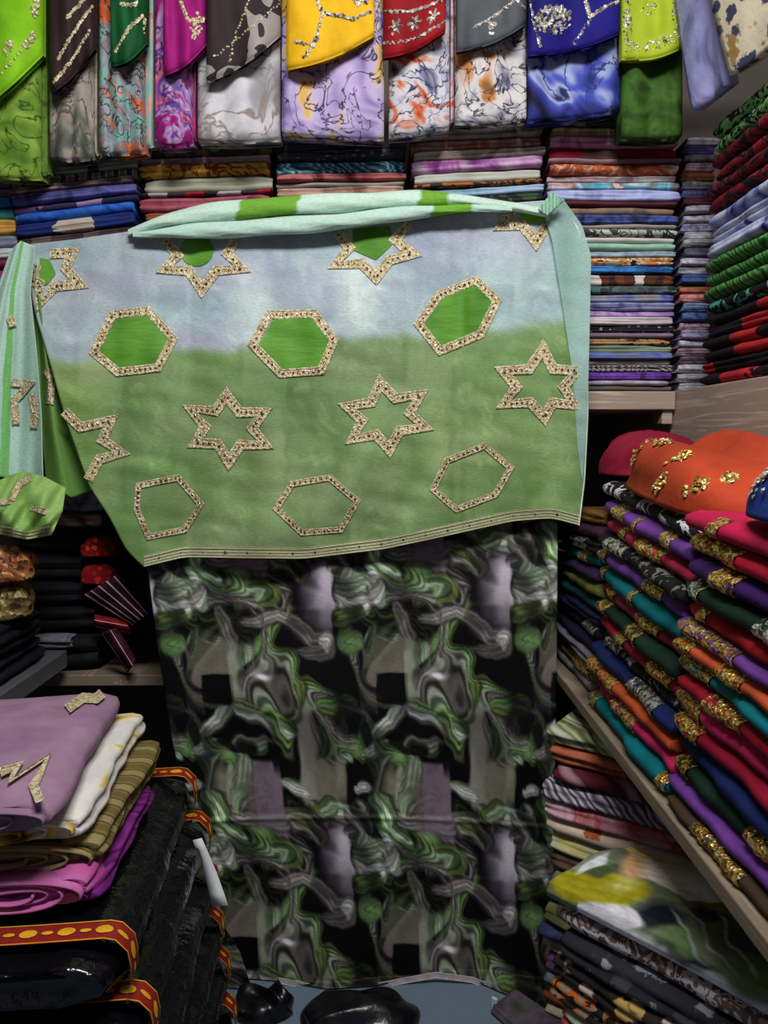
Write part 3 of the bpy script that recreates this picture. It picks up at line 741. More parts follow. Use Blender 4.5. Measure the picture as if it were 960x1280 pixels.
# ------------------------------------------------------------------ left side: wrapped packs and cloths
plastic = plainmat('black_plastic_wrap', (10, 10, 15), .14, bump=.42, bscale=40)
redband = plainmat('red_woven_band', (138, 22, 14), .6, bscale=90)
yelm = plainmat('yellow_thread', (226, 168, 30), .55, bscale=120)
N1 = onZ(152, 1185, .695); F1 = onZ(246, 952, .695)
def rbox(cx, cy, L, W, T, seed, n=14):
    """soft wrapped pack: rounded slab centred on cx,cy (L along local x, W along local y)"""
    pass
NP = 7
def pack(i, N, Fp, zb, T, W, seed):
    N = np.array(N); Fp = np.array(Fp); d = Fp - N; Ln = np.hypot(*d); d /= Ln; nr = np.array([-d[1], d[0]])
    lab = 'black plastic wrapped cloth pack with red banded ends, %s from top of the pile' % ordn(i)
    o = fold('wrapped_pack', N, Fp, zb, zb, T, T, W, plastic, layers=1, seed=seed, label=lab, cat='package', group='pile of wrapped packs', wav=.003, nl=30, endr=1.2)
    inv = (Matrix.Translation(o.location) @ Matrix.Rotation(o.rotation_euler.z, 4, 'Z')).inverted()
    for s0 in (.04, .895):
        x0, x1 = s0 * Ln, s0 * Ln + .04
        V, fs, V2, fs2 = [], [], [], []
        # path over the right side and along the top
        path = [(.006, T * .08), (-.0015, T * .3), (-.003, T * .55), (.001, T * .8), (.014, T * .955)] + [(q, T * (1.005 - .05 * math.sin(PI * min(1, q / W)))) for q in np.linspace(.03, W - .02, 14)]
        sh = 1.0
        def pt(x, q, lift=0):
            yy, z = q; p = N + d * x + nr * (yy - lift * (1 if yy < .012 else 0)); return (p[0], p[1], zb + z + .003 + lift * (1 if yy >= .012 else 0))
        for q in path:
            for x in (x0, x0 + .003, x1 - .003, x1): V.append(pt(x, q, .0015))
        for k in range(len(path) - 1):
            for m_ in range(3): fs.append((k * 4 + m_, k * 4 + m_ + 1, (k + 1) * 4 + m_ + 1, (k + 1) * 4 + m_))
        bo = mesh('border_band', V, fs, redband); bo.data.transform(inv); bo.parent = o
        # yellow edging and oval motifs as sub part
        pp = np.array(path); sl = np.concatenate([[0], np.cumsum(np.hypot(*np.diff(pp, axis=0).T))])
        for xa, xb in ((x0, x0 + .002), (x1 - .002, x1)):
            k0 = len(V2)
            for q in path: V2.append(pt(xa, q, .0025)); V2.append(pt(xb, q, .0025))
            for k in range(len(path) - 1): fs2.append((k0 + 2 * k, k0 + 2 * k + 1, k0 + 2 * k + 3, k0 + 2 * k + 2))
        s = .008; big = True
        while s < sl[-1] - .01:
            q = (np.interp(s, sl, pp[:, 0]), np.interp(s, sl, pp[:, 1])); xm = (x0 + x1) / 2
            hw = .012 if big else .008; hh = .0085 if big else .004
            k0 = len(V2)
            for m_ in range(10):
                a = m_ * PI / 5; ss = s + math.cos(a) * hw
                qq = (np.interp(ss, sl, pp[:, 0]), np.interp(ss, sl, pp[:, 1])); V2.append(pt(xm + math.sin(a) * hh, qq, .003))
            V2.append(pt(xm, q, .0045))
            for m_ in range(10): fs2.append((k0 + m_, k0 + (m_ + 1) % 10, k0 + 10))
            s += .025; big = not big
        y2 = mesh('yellow_motif', V2, fs2, yelm); y2.data.transform(inv); y2.parent = bo
    return o
rp = random.Random(11)
ztop = .695; Tp = ztop / NP
offs = [0, .022, .036, .044, .052, .062, .07]
for i in range(NP):
    sx = offs[i] + rp.uniform(-.004, .004); sy = rp.uniform(-.012, .012) if i else 0
    pack(i, (N1.x + sx, N1.y + sy + .006 * i), (F1.x + sx * 1.05, F1.y + sy + .006 * i), ztop - (i + 1) * Tp, Tp - .006, .42, 300 + i)
# white paper tag tucked into the pile
pt0, pt1 = onY(247, 1048, 1.42), onY(276, 1132, 1.40)
V = []
for k in range(7):
    q = k / 6; p = pt0.lerp(pt1, q); wd = .009 + .006 * q
    for sx, yy in ((-1, 0), (1, -.004)): V.append((p.x + sx * wd, p.y + .006 * math.sin(q * 3) + yy, p.z + .003 * sx))
pt = mesh('paper_tag', V, [(2 * k, 2 * k + 1, 2 * k + 3, 2 * k + 2) for k in range(6)], plainmat('white_paper', (225, 228, 240), .7, bscale=4))
m_ = pt.modifiers.new('thickness', 'SOLIDIFY'); m_.thickness = .001
tag(recenter(pt, pt1), 'narrow white paper strip sticking out of the wrapped packs', 'tag')

def left_piece(near, far, zb, T, D, mat, seed, desc, layers=2, wav=.0035, grp='folded cloths on the wrapped packs', trim=0):
    n_, f_ = onZ(*near, zb + T * .6), onZ(*far, zb + T * .6)
    o = fold('folded_fabric', (n_.x, n_.y), (f_.x, f_.y), zb, zb, T, T, D, mat, layers=layers, seed=seed, label=desc, group=grp, wav=wav, nl=30, endr=.9)
    coil(o, near, far, zb, T, D, mat, 1.6 + .5 * layers)
    return o
def coil(o, near, far, zb, T, D, mat, turns=2.3, w0=.92, nm='rolled_end'):
    n_, f_ = onZ(*near, zb + T * .6), onZ(*far, zb + T * .6); d = (f_ - n_); d.z = 0; d.normalize(); nr = Vector((-d.y, d.x, 0))
    n = 90; V, fs = [], []
    for i in range(n):
        q = i / (n - 1); a = -.3 + q * turns * 2 * PI; k = 1 - .82 * q
        yy = D * (.5 - .5 * w0 * k * math.cos(a)) - D * .06 * q + .004 * math.sin(q * 23); zz = T * .48 + T * .40 * k * math.sin(a) + .001 * math.sin(q * 40)
        for e in (.02, -.010 - .006 * math.sin(q * 9)):
            p = Vector((n_.x, n_.y, zb)) + d * e + nr * yy; V.append((p.x, p.y, zb + max(.003, min(T * .93, zz))))
    for i in range(n - 1): fs.append((2 * i, 2 * i + 1, 2 * i + 3, 2 * i + 2))
    c = mesh(nm, V, fs, mat); inv = (Matrix.Translation(o.location) @ Matrix.Rotation(o.rotation_euler.z, 4, 'Z')).inverted()
    c.data.transform(inv); c.parent = o
    m = c.modifiers.new('thickness', 'SOLIDIFY'); m.thickness = .003
zb = ztop + .001
left_piece((123, 1112), (196, 985), zb, .036, .30, fab('vein', [(110,30,120),(150,50,150),(80,20,84),(130,40,130)], 6), 401, 'magenta folded cloth with dark dotted print, lowest on the packs', 2)
left_piece((112, 1108), (142, 1052), zb, .056, .22, fab('plain', [(196,84,160),(205,120,180),(186,70,150)], 6), 402, 'bright pink rolled cloth at the front of the top pack', 3, .004)
left_piece((128, 1064), (203, 932), zb + .037, .050, .30, fab('stripe', [(110,96,52),(130,112,66),(90,80,40),(150,134,90)], 6), 403, 'olive striped folded cloth between white and magenta cloths', 3, .004)
wf = left_piece((105, 1030), (182, 897), zb + .088, .046, .30, fab('marble', [(120,84,30),(226,190,70),(232,226,214),(232,228,224),(226,222,222),(232,228,224),(232,228,224),(226,204,120)], 4), 404, 'white folded cloth with yellow and brown flowers beneath the mauve cloth', 2, .004)
mv = left_piece((70, 1015), (150, 872), zb + .135, .052, .30, fab('plain', [(150,116,146),(164,130,158),(140,106,138)], 6), 405, 'dusty mauve folded cloth with gold star embroidery, uppermost on the packs', 1, .003)

# ------------------------------------------------------------------ bands of embroidery laid on a surface
def band(name, poly, half, surf, mat, parent, closed=True, bead=True, seed=0, lift=.0012, inset=0, sub=True):
    """ribbon along pixel polyline on surf(px,py,lift) -> xyz; cords on both edges, sequins between as sub part"""
    p = np.array(poly, float); n = len(p); V, fs = [], []
    idx = range(n)
    offs_in, offs_out = [], []
    for i in idx:
        a = p[(i - 1) % n] if (closed or i > 0) else None; c = p[(i + 1) % n] if (closed or i < n - 1) else None
        d1 = (p[i] - a) / np.hypot(*(p[i] - a)) if a is not None else None
        d2 = (c - p[i]) / np.hypot(*(c - p[i])) if c is not None else None
        if d1 is None: d1 = d2
        if d2 is None: d2 = d1
        n1 = np.array([-d1[1], d1[0]]); n2 = np.array([-d2[1], d2[0]]); mtr = n1 + n2
        L2 = mtr @ mtr; mtr = mtr * (2 / max(L2, .9))
        offs_in.append(p[i] + mtr * half); offs_out.append(p[i] - mtr * half)
    m_ = n if closed else n - 1
    def strip(w0, w1, lf):
        k0 = len(V); row = 0
        for i in range(m_):
            j = (i + 1) % n
            seg = 8
            for k in range(seg + 1):
                t = k / seg
                I = offs_in[i] * (1 - t) + offs_in[j] * t; O = offs_out[i] * (1 - t) + offs_out[j] * t
                a = O * (1 - w0) + I * w0; b_ = O * (1 - w1) + I * w1
                V.append(surf(a[0], a[1], lf * .4)); mm = (a + b_) / 2; V.append(surf(mm[0], mm[1], lf)); V.append(surf(b_[0], b_[1], lf * .4))
            base = k0 + i * (seg + 1) * 3
            for k in range(seg):
                q = base + k * 3
                fs.append((q, q + 3, q + 4, q + 1)); fs.append((q + 1, q + 4, q + 5, q + 2))
    strip(0, 1, lift); strip(-.12, .14, lift + .0016); strip(.86, 1.12, lift + .0016)
    o = mesh(name, V, fs, mat, parent)
    if bead:
        r = random.Random(seed); pts, nr = [], []
        for i in range(m_):
            j = (i + 1) % n; dl = np.hypot(*(p[j] - p[i])); k = max(2, int(dl / 6))
            for q in range(k):
                t = (q + .5) / k; c = p[i] * (1 - t) + p[j] * t; pts.append(surf(c[0], c[1], lift + .001)); nr.append((0, -1, .2))
        b_ = beads('sequin', pts, nr, .0032, SEQUIN, None, seed, .35)
        b_.parent = o
    return o
# gold stars on the mauve cloth (top face)
zmv = zb + .135 + .052
inv_mv = (Matrix.Translation(mv.location) @ Matrix.Rotation(mv.rotation_euler.z, 4, 'Z')).inverted()
def msurf(x, y_, l):
    p = onZ(x, y_, zmv + l + .0005); return (p.x, p.y, p.z)
for poly in ([(0, 965), (22, 958), (14, 975), (60, 945), (42, 982), (50, 1002)], [(84, 886), (104, 872), (120, 873), (128, 866)]):
    V_parent = empty
    ob = band('gold_star', poly, 5, msurf, PALEGOLD, None, closed=False, bead=False)
    ob.data.transform(inv_mv); ob.parent = mv

# left dim stack on the back deck: black cloths with red flowers, striped cloths
def back_piece(x0, x1, yt, yb, Y, spec, desc, seed, D=.3, layers=1, grp='dark stack behind the veil', **kw):
    a, b_ = onY(x0, yb, Y), onY(x1, yb, Y); zt = onY(x1, yt, Y).z
    return fold('folded_fabric', (a.x, Y), (b_.x, Y), a.z, a.z, zt - a.z, zt - a.z, D, mk(spec), layers=layers, seed=seed, label=desc, group=grp, **kw)
YL = 2.01
ybot = 842
dlist = [(612, 641, 72, 128, M_((130,136,150),(160,166,180),(70,72,84)), 'slate grey folded cloth topping the dark stack'),
         (641, 660, 66, 126, M_((200,170,170),(120,90,90),(40,30,34)), 'pinkish folded cloth with black end beneath the slate cloth'),
         (660, 692, 20, 144, P_((24,21,27)), 'black folded cloth with upper red flowered end'),
         (692, 728, 20, 143, P_((24,21,27)), 'black folded cloth with lower red flowered end'),
         (728, 758, 18, 112, P_((22,20,26)), 'black folded cloth beside the upper striped cloth'),
         (758, 790, 20, 116, P_((20,19,24)), 'black folded cloth beside the red striped cloth'),
         (790, 842, 20, 120, P_((20,18,24)), 'thick black folded cloth at bottom of dark stack')]
redf = fab('floral', [(130,14,18),(216,40,34),(176,22,24),(226,80,56)], 60)
for i, (a, b_, x0, x1, sp, ds) in enumerate(dlist):
    o = back_piece(x0, x1, a, b_, YL if i > 1 else 1.93, sp, ds, 500 + i, layers=2, D=.3 if i > 1 else .36)
    if i in (2, 3):
        e = o.copy(); e.data = o.data.copy()
        C.objects.remove(e) if e.name in C.objects else bpy.data.objects.remove(e)
        pe = onY(124, (a + b_) / 2 + 8, YL - .03)
        h, _ = heap('flowered_end', (0, 0, 0), .046, .030, .044, redf, 520 + i, amp=.12)
        h.matrix_parent_inverse = Matrix.Identity(4); h.parent = o
        inv = (Matrix.Translation(o.location) @ Matrix.Rotation(o.rotation_euler.z, 4, 'Z')).inverted()
        h.location = inv @ (pe + Vector((0, 0, -.02)))
strp = fab('lstripe', [(70,22,44),(70,22,44),(30,18,28),(205,185,195),(84,26,50)], 9)
def flap(px, Y, spec, label, seed, th=.005, nst=3):
    """striped cloth end hanging out: quad in pixels (tl,tr,br,bl) with white stripes as raised bands"""
    q = np.array(px, float); nu, nv = 20, 14
    u = np.linspace(0, 1, nu)[None, :, None]; v = np.linspace(0, 1, nv)[:, None, None]
    G = (1 - v) * ((1 - u) * q[0] + u * q[1]) + v * ((1 - u) * q[3] + u * q[2])
    ro = rays(G[..., 0], G[..., 1]); U, Vv = np.meshgrid(np.linspace(0, 1, nu), np.linspace(0, 1, nv))
    yy = Y - .03 * np.sin(U * PI * .9) - .006 * np.sin(Vv * 9 + seed)
    P = ro * (yy / ro[..., 1])[..., None]; P[..., 2] += CZ
    o = fastgrid('hanging_fabric_end', P, mk(spec), None, None, th)
    V, fs = [], []
    for k in range(nst):
        j0 = int((k + .3) / nst * (nu - 1)); b0 = len(V); q_ = .75
        for i_ in range(nv):
            V.append(tuple(P[i_, j0] + np.array([0, -.006, 0]))); V.append(tuple(P[i_, min(j0 + 1, nu - 1)] * q_ + P[i_, j0] * (1 - q_) + np.array([0, -.006, 0])))
        for i_ in range(nv - 1): fs.append((b0 + 2 * i_, b0 + 2 * i_ + 1, b0 + 2 * i_ + 3, b0 + 2 * i_ + 2))
    s = mesh('white_stripe', V, fs, fab('plain', [(215,200,205)], 8))
    c = Vector(P.mean(axis=(0, 1))); recenter(o, c); s.data.transform(Matrix.Translation(-c)); s.parent = o
    return tag(o, label, 'fabric', 'striped cloth ends')
mar = P_((72,22,46), 12)
flap([(104, 744), (150, 716), (188, 764), (166, 782)], 1.97, mar, 'maroon cloth end with white stripes, upper of the striped ends', 1, nst=5)
flap([(120, 784), (118, 769), (158, 776), (164, 792)], 1.985, P_((140,20,30), 12), 'red cloth end with white edges between striped ends', 2, nst=2)
flap([(126, 792), (146, 784), (170, 826), (160, 840)], 1.97, mar, 'maroon cloth end with two white stripes, lower of the striped ends', 3, nst=2)
# things on the grey left shelf
def shelf_piece(near, far, T, D, spec, desc, seed, zb):
    n_, f_ = onX(*near, XL - .02), onX(*far, XL - .02)
    return fold('folded_fabric', (XL - .02, n_.y), (XL - .02, f_.y), zb, zb, T, T, D, mk(spec), layers=1, seed=seed, label=desc, group='cloths on the grey shelf')
zl = Z_LP + .001
shelf_piece((-40, 860), (62, 812), .034, .30, P_((26,28,44)), 'dark navy folded cloth lying on the grey shelf', 601, zl)
shelf_piece((-40, 860), (55, 812), .03, .30, M_((30,32,50),(60,62,84)), 'ink blue folded cloth on the grey shelf, uppermost', 602, zl + .035)
pg = onY(62, 803, 1.99)
fold('folded_fabric', (pg.x - .055, 1.985), (pg.x + .055, 1.985), pg.z - .022, pg.z - .022, .038, .038, .2, mk(M_((110,110,130),(150,150,170),(90,90,110))), layers=2, seed=603, label='lavender grey folded cloth between the grey shelf and dark stack', group='cloths on the grey shelf')
h1, Qh = heap('heaped_fabric', tuple(onY(-8, 768, 1.72)), .085, .07, .07, metal_thread('olive_brocade', [(96,80,40),(120,104,56),(60,46,26),(150,130,80)], 90, .5, .3), 611, amp=.3)
tag(h1, 'olive gold brocade cloth bunched below the brown brocade', 'fabric')
h2, Qh = heap('heaped_fabric', tuple(onY(-6, 722, 1.72)), .088, .07, .06, metal_thread('brown_brocade', [(130,70,36),(160,96,54),(84,44,26),(180,130,80)], 90, .5, .3), 612, amp=.25)
tag(h2, 'coppery brown brocade cloth bunched under the green veil end', 'fabric')
# support pile for the brocades
fold('folded_fabric', (XL + .0, 1.60), (XL + .0, 1.84), zl + .066, zl + .066, onY(0, 768, 1.72).z - zl - .066, onY(0, 768, 1.72).z - zl - .066, .34, mk(P_((22,22,30))), layers=3, seed=604, label='thick black cloth bundle beneath the brocades on grey shelf', group='cloths on the grey shelf')

# ------------------------------------------------------------------ hanging marbled cloth (printed panel)
def make_tile():
    W, H = 222, 335
    X0, Y0 = 430, 660
    gx, gy = np.meshgrid(np.arange(W) + X0 + .5, np.arange(H) + Y0 + .5)
    rs_ = np.random.RandomState(3)
    def pn(seed, kmax, n=14):
        r = np.random.RandomState(seed); o = 0
        for i in range(n):
            kx, ky = r.randint(-kmax, kmax + 1), r.randint(-kmax, kmax + 1); p = r.uniform(0, 6.28)
            o = o + np.sin(2 * PI * (kx * gx / W + ky * gy / H) + p) / (1 + .15 * (abs(kx) + abs(ky)))
        return o / math.sqrt(n)
    wx, wy = 7.0 * pn(1, 3) + 3.0 * pn(2, 8), 7.0 * pn(3, 3) + 3.0 * pn(4, 8)
    fx, fy = gx + wx, gy + wy
    fine = pn(5, 22, 24)
    def pnf(seed, kmax, n, X, Y_):
        r = np.random.RandomState(seed); o = 0
        for i in range(n):
            kx, ky = r.randint(-kmax, kmax + 1), r.randint(-kmax, kmax + 1); p = r.uniform(0, 6.28)
            o = o + np.sin(2 * PI * (kx * X / W + ky * Y_ / H) + p)
        return o / math.sqrt(n)
    X1, Y1 = gx + 16 * pnf(31, 2, 6, gx, gy), gy + 16 * pnf(32, 2, 6, gx, gy)
    X1, Y1 = X1 + 7 * pnf(33, 5, 8, X1, Y1), Y1 + 7 * pnf(34, 5, 8, X1, Y1)
    fld = pnf(35, 2, 9, X1, Y1) + .12 * pnf(36, 7, 10, X1, Y1)
    rk = np.array([-2.2, -.55, -.42, -.30, -.16, -.05, .05, .16, .30, .38, .50, .62, .80, 1.0, 1.15, 2.2])
    rc = np.array([(15,13,19),(15,13,19),(58,62,44),(86,112,64),(96,128,74),(150,176,146),(112,116,104),(72,70,64),(150,146,146),(96,88,88),(84,78,80),(60,54,56),(24,20,26),(15,13,19),(52,60,38),(20,18,22)], float)
    col = np.stack([np.interp(fld, rk, rc[:, k]) for k in range(3)], -1)
    cl = .72 + .28 * np.clip(1.4 * np.sin(fld * 42 + .8 * fine), -1, 1)
    col = col * cl[..., None]; flow = col.copy()
    def blend(a, c):
        nonlocal col
        a = np.clip(a, 0, 1)[..., None]; col = col * (1 - a) + np.asarray(c, float) * a
    def wraps():
        for dx in (-W, 0, W):
            for dy in (-H, 0, H): yield dx, dy
    def sm(a, b_, x): t = np.clip((x - a) / (b_ - a), 0, 1); return t * t * (3 - 2 * t)
    def Z2(*p): return [(430 + x / 3.43, 660 + y / 3.43) for x, y in p]
    def Z4(*p): return [(440 + x / 3.69, 940 + y / 3.69) for x, y in p]
    def ribbon(pts, half, cols, op=1.0, lines=5, taper=True):
        half = half * 1.55
        q = curve(pts, np.linspace(0, 1, 60)); n = len(q)
        cols = np.array(cols, float)
        for dx, dy in wraps():
            qq = q + np.array([dx, dy])
            if qq[:, 0].max() < X0 - half - 8 or qq[:, 0].min() > X0 + W + half + 8 or qq[:, 1].max() < Y0 - half - 8 or qq[:, 1].min() > Y0 + H + half + 8: continue
            best = np.full(gx.shape, 1e9); sd = np.zeros(gx.shape); tt = np.zeros(gx.shape)
            for i in range(n - 1):
                a = qq[i]; d = qq[i + 1] - a; L2 = d @ d + 1e-9
                t = np.clip(((fx - a[0]) * d[0] + (fy - a[1]) * d[1]) / L2, 0, 1)
                ex, ey = fx - a[0] - t * d[0], fy - a[1] - t * d[1]; e = np.hypot(ex, ey)
                m = e < best; best = np.where(m, e, best); sd = np.where(m, np.sign(d[0] * ey - d[1] * ex), sd); tt = np.where(m, (i + t) / (n - 1), tt)
            hw = half * (np.clip(np.minimum(tt, 1 - tt) * 4.5 + .12, 0, 1) ** .7 if taper else 1)
            s = sd * best / hw + fine * .1
            al = (1 - sm(.62, 1.12, np.abs(s))) * sm(0, .10, np.minimum(tt, 1 - tt) + .01) * np.clip(.92 + .10 * fine, 0, 1)
            z = (np.clip(s, -1, 1) + 1) / 2 * (len(cols) - 1)
            c = np.stack([np.interp(z, np.arange(len(cols)), cols[:, k]) for k in range(3)], -1)
            ln = .74 + .18 * np.sin(s * lines * 2.6 + tt * 5 + fine * 1.2) + .14 * np.sin(s * lines * 6.1 - tt * 9 + fine * 1.6)
            blend(al * op, 0); col_add = c * ln[..., None] * np.clip(al * op, 0, 1)[..., None]
            add(col_add)
    def add(c):
        nonlocal col
        col = col + c
    def rect(x0, x1, y0, y1, c, soft=(2, 2, 2, 2), mod=None, op=1):
        for dx, dy in wraps():
            X, Y_ = gx - dx, gy - dy
            a = sm(x0 - soft[0], x0 + soft[0], X) * (1 - sm(x1 - soft[1], x1 + soft[1], X)) * sm(y0 - soft[2], y0 + soft[2], Y_) * (1 - sm(y1 - soft[3], y1 + soft[3], Y_))
            if mod is not None: cc_ = np.array(c, float) * mod(X, Y_)[..., None] + np.array([15, 13, 19.]) * (1 - mod(X, Y_)[..., None])
            else: cc_ = np.array(c, float)
            a = np.clip(a * op, 0, 1)[..., None]; nonlocal_col(a, cc_)
    def nonlocal_col(a, c):
        nonlocal col
        col = col * (1 - a) + c * a
    def egg(c, rx, ry, cc_=(92, 128, 74), crack=True, soft=.35):
        for dx, dy in wraps():
            e = np.sqrt(((fx - c[0] - dx) / rx) ** 2 + ((fy - c[1] - dy) / ry) ** 2)
            a = 1 - sm(1 - soft, 1, e)
            base = np.array(cc_, float) * (1.15 - .45 * e[..., None].clip(0, 1))
            nonlocal_col(a[..., None], base)
            if crack:
                ck = (np.abs(np.sin((fx - dx) * .22 + 1.5 * np.sin((fy - dy) * .19))) < .14) | (np.abs(np.sin((fy - dy) * .16 + 1.3 * np.sin((fx - dx) * .25))) < .1)
                nonlocal_col((ck * a * .55)[..., None], np.array([30, 46, 26.]))
    G, PG, GR, W_, DK, OL, MV = (88, 122, 70), (160, 186, 158), (120, 118, 112), (206, 208, 214), (24, 22, 26), (92, 106, 52), (140, 124, 140)
    # blocks
    rect(582, 637, 696, 788, (168, 158, 178), (8, .6, 10, 10), lambda X, Y_: sm(584, 636, X) * (1 - .45 * sm(715, 790, Y_)))
    rect(580, 622, 880, 1008, (112, 109, 103), (3, 6, 10, 14)); rect(600, 640, 930, 1006, (92, 90, 76), (4, .8, 10, 16), op=.8)
    rect(452, 507, 797, 843, (104, 99, 90), (2, .6, 2, 1)); rect(450, 471.5, 835, 888, (112, 100, 98), (2, .6, 2, 16)); rect(471, 508, 842, 905, (9, 8, 12), (.6, .6, 1, 10))
    rect(505, 517, 797, 885, (128, 138, 118), (1, 5, 3, 18)); rect(516, 560, 800, 836, (112, 112, 106), (6, 12, 8, 8), op=.7)
    rect(518, 556, 953, 1048, (104, 88, 104), (.6, .8, 4, 8)); rect(505, 518, 955, 1052, (96, 80, 78), (1, .6, 6, 8)); rect(470, 505, 965, 1046, (112, 112, 98), (8, 2, 10, 10), op=.8)
    # ribbons
    ribbon(Z2((40, 120), (150, 150), (250, 215), (340, 235), (405, 245), (400, 285), (350, 310), (330, 360)), 13, [DK, OL, G, PG, G, GR, DK])
    ribbon(Z2((130, 70), (260, 130), (400, 110), (500, 100), (520, 160)), 10, [DK, GR, MV, GR, DK])
    ribbon(Z2((215, 310), (255, 370), (275, 440), (280, 480)), 9, [DK, GR, (150, 140, 138), GR, DK])
    ribbon(Z2((320, 380), (400, 398), (470, 362), (560, 415), (640, 470), (690, 470), (690, 500), (560, 515)), 8, [DK, GR, (172, 160, 166), GR, DK])
    ribbon(Z2((660, 455), (690, 470), (680, 495)), 5, [GR, W_, GR])
    ribbon(Z2((715, 250), (790, 270), (850, 255), (930, 215)), 24, [G, PG, W_, PG, GR, W_, PG, G], 1, 8)
    ribbon(Z2((715, 180), (780, 190), (860, 190)), 9, [G, PG, G])
    ribbon(Z2((705, 420), (760, 370), (840, 345)), 9, [DK, OL, G, DK])
    ribbon(Z2((602, 150), (602, 70), (640, 42), (700, 62), (755, 85), (785, 45), (770, 0)), 9, [GR, PG, (182, 190, 182), GR, DK])
    ribbon(Z2((690, 150), (760, 135), (820, 120)), 7, [DK, GR, DK])
    ribbon(Z2((850, -20), (870, 80), (905, 160)), 13, [DK, G, PG, G, DK])
    ribbon(Z2((72, 570), (78, 480), (110, 446), (170, 462), (270, 470)), 5.5, [DK, PG, (178, 198, 180), GR])
    ribbon(Z2((345, 460), (335, 520), (350, 580)), 6, [GR, PG, G])
    ribbon(Z2((545, 580), (565, 650), (530, 770)), 9, [DK, OL, G, OL, DK])
    ribbon(Z2((240, 740), (320, 800), (420, 838), (525, 885)), 11, [OL, (110, 150, 70), G, PG, W_, DK])
    ribbon(Z2((100, 900), (180, 850), (220, 800), (235, 750)), 9, [DK, W_, PG, GR, DK])
    ribbon(Z2((605, 770), (640, 830), (650, 900), (670, 960), (730, 1030)), 10, [GR, PG, GR, DK, GR, DK], 1, 7)
    ribbon(Z2((742, 800), (742, 880), (722, 950), (765, 1010)), 6, [DK, PG, (170, 200, 180), DK])
    ribbon(Z2((630, 770), (710, 775), (800, 715)), 11, [DK, (104, 148, 70), G, OL, DK])
    ribbon(Z2((820, 965), (890, 955), (950, 945)), 7, [GR, W_, GR])
    ribbon(Z2((235, 1040), (232, 960), (262, 932), (330, 930), (410, 918)), 8, [DK, GR, PG, G, OL])
    ribbon(Z4((242, 20), (236, 120), (205, 200), (170, 262)), 12, [G, PG, (150, 160, 140), GR])
    ribbon(Z4((425, 150), (480, 178), (545, 208)), 6, [GR, W_, PG])
    ribbon(Z4((430, 300), (500, 350), (560, 420), (560, 470)), 12, [DK, GR, OL, GR, DK])
    ribbon(Z4((520, 240), (600, 290), (650, 250), (705, 235)), 8, [DK, OL, PG, G, DK])
    ribbon(Z4((735, 240), (790, 300), (805, 360), (775, 430)), 7, [GR, PG, GR, DK])
    ribbon(Z4((800, 160), (850, 165), (780, 180)), 5, [GR, W_, GR])
    # eggs and lights
    egg(Z2((402, 505))[0], 11, 22); egg(Z2((770, 490))[0], 15, 21); egg(Z2((65, 890))[0], 13, 20); egg(Z2((785, 930))[0], 12, 20); egg(Z2((185, 975))[0], 14, 18)
    egg(Z2((560, 90))[0], 9, 18, OL); egg(Z2((345, 180))[0], 16, 9, G)
    egg(Z2((405, 605))[0], 19, 9, (190, 186, 202), False, .7)
    fm = np.clip((pnf(47, 4, 9, X1, Y1) - .15) * 2.5, 0, .8)[..., None] * np.clip((np.abs(col[..., 1:2] - col[..., 0:1]) + np.abs(flow[..., 1:2] - flow[..., 0:1])) / 14, 0, 1)
    col = col * (1 - fm) + flow * fm
    # the ink sinks to black in places, then a last pull through the wet ink
    gl = np.clip(pnf(41, 4, 9, X1, Y1) - .8, 0, 1)[..., None]; gsel = np.clip((col[..., 1:2] - col[..., 0:1] - 8) / 20, 0, 1); col = col * (1 + .45 * gl * gsel)
    sink = np.clip(.86 + .42 * pnf(46, 3, 8, X1, Y1), .18, 1.08)[..., None]; sink = sink + (1 - sink) * .55 * (1 - np.clip((col[..., 1:2] - col[..., 0:1] - 2) / 14, 0, 1))
    col = np.array([12, 10, 16.]) + (col - np.array([12, 10, 16.])) * sink
    dx = 2.4 * pnf(42, 3, 7, gx, gy) + 1.2 * pnf(43, 10, 9, gx, gy); dy = 2.4 * pnf(44, 3, 7, gx, gy) + 1.2 * pnf(45, 10, 9, gx, gy)
    yy, xx = gy - Y0 - .5 + dy, gx - X0 - .5 + dx; i0, j0 = np.floor(yy).astype(int), np.floor(xx).astype(int); a_, b_ = (yy - i0)[..., None], (xx - j0)[..., None]
    col = (col[i0 % H, j0 % W] * (1 - b_) + col[i0 % H, (j0 + 1) % W] * b_) * (1 - a_) + (col[(i0 + 1) % H, j0 % W] * (1 - b_) + col[(i0 + 1) % H, (j0 + 1) % W] * b_) * a_
    # crisp block edges are printed last
    rect(622, 637, 708, 782, (164, 154, 172), (8, .5, 6, 12), lambda X, Y_: 1 - .5 * sm(720, 785, Y_), .8)
    rect(519, 555.5, 965, 1040, (100, 86, 100), (.5, .5, 8, 10), None, .8); rect(508, 519, 968, 1040, (92, 78, 76), (2, .5, 8, 10), None, .7)
    rect(471.5, 507, 843, 872, (9, 8, 12), (.5, .5, .8, 10)); rect(504, 515, 812, 872, (118, 126, 108), (.5, 4, 6, 14), None, .7); rect(628, 639.5, 945, 996, (104, 102, 88), (6, .5, 8, 10), None, .7)
    g_ = col.mean(-1, keepdims=True); col = g_ + (col - g_) * .78
    m0 = col.mean(); col = np.clip(m0 + (col - m0) * 1.2, 6, 255)
    col *= (1 + .10 * fine)[..., None] * (1 + .07 * pn(9, 30, 20))[..., None]
    return np.clip(col, 0, 255)
TILE = make_tile()
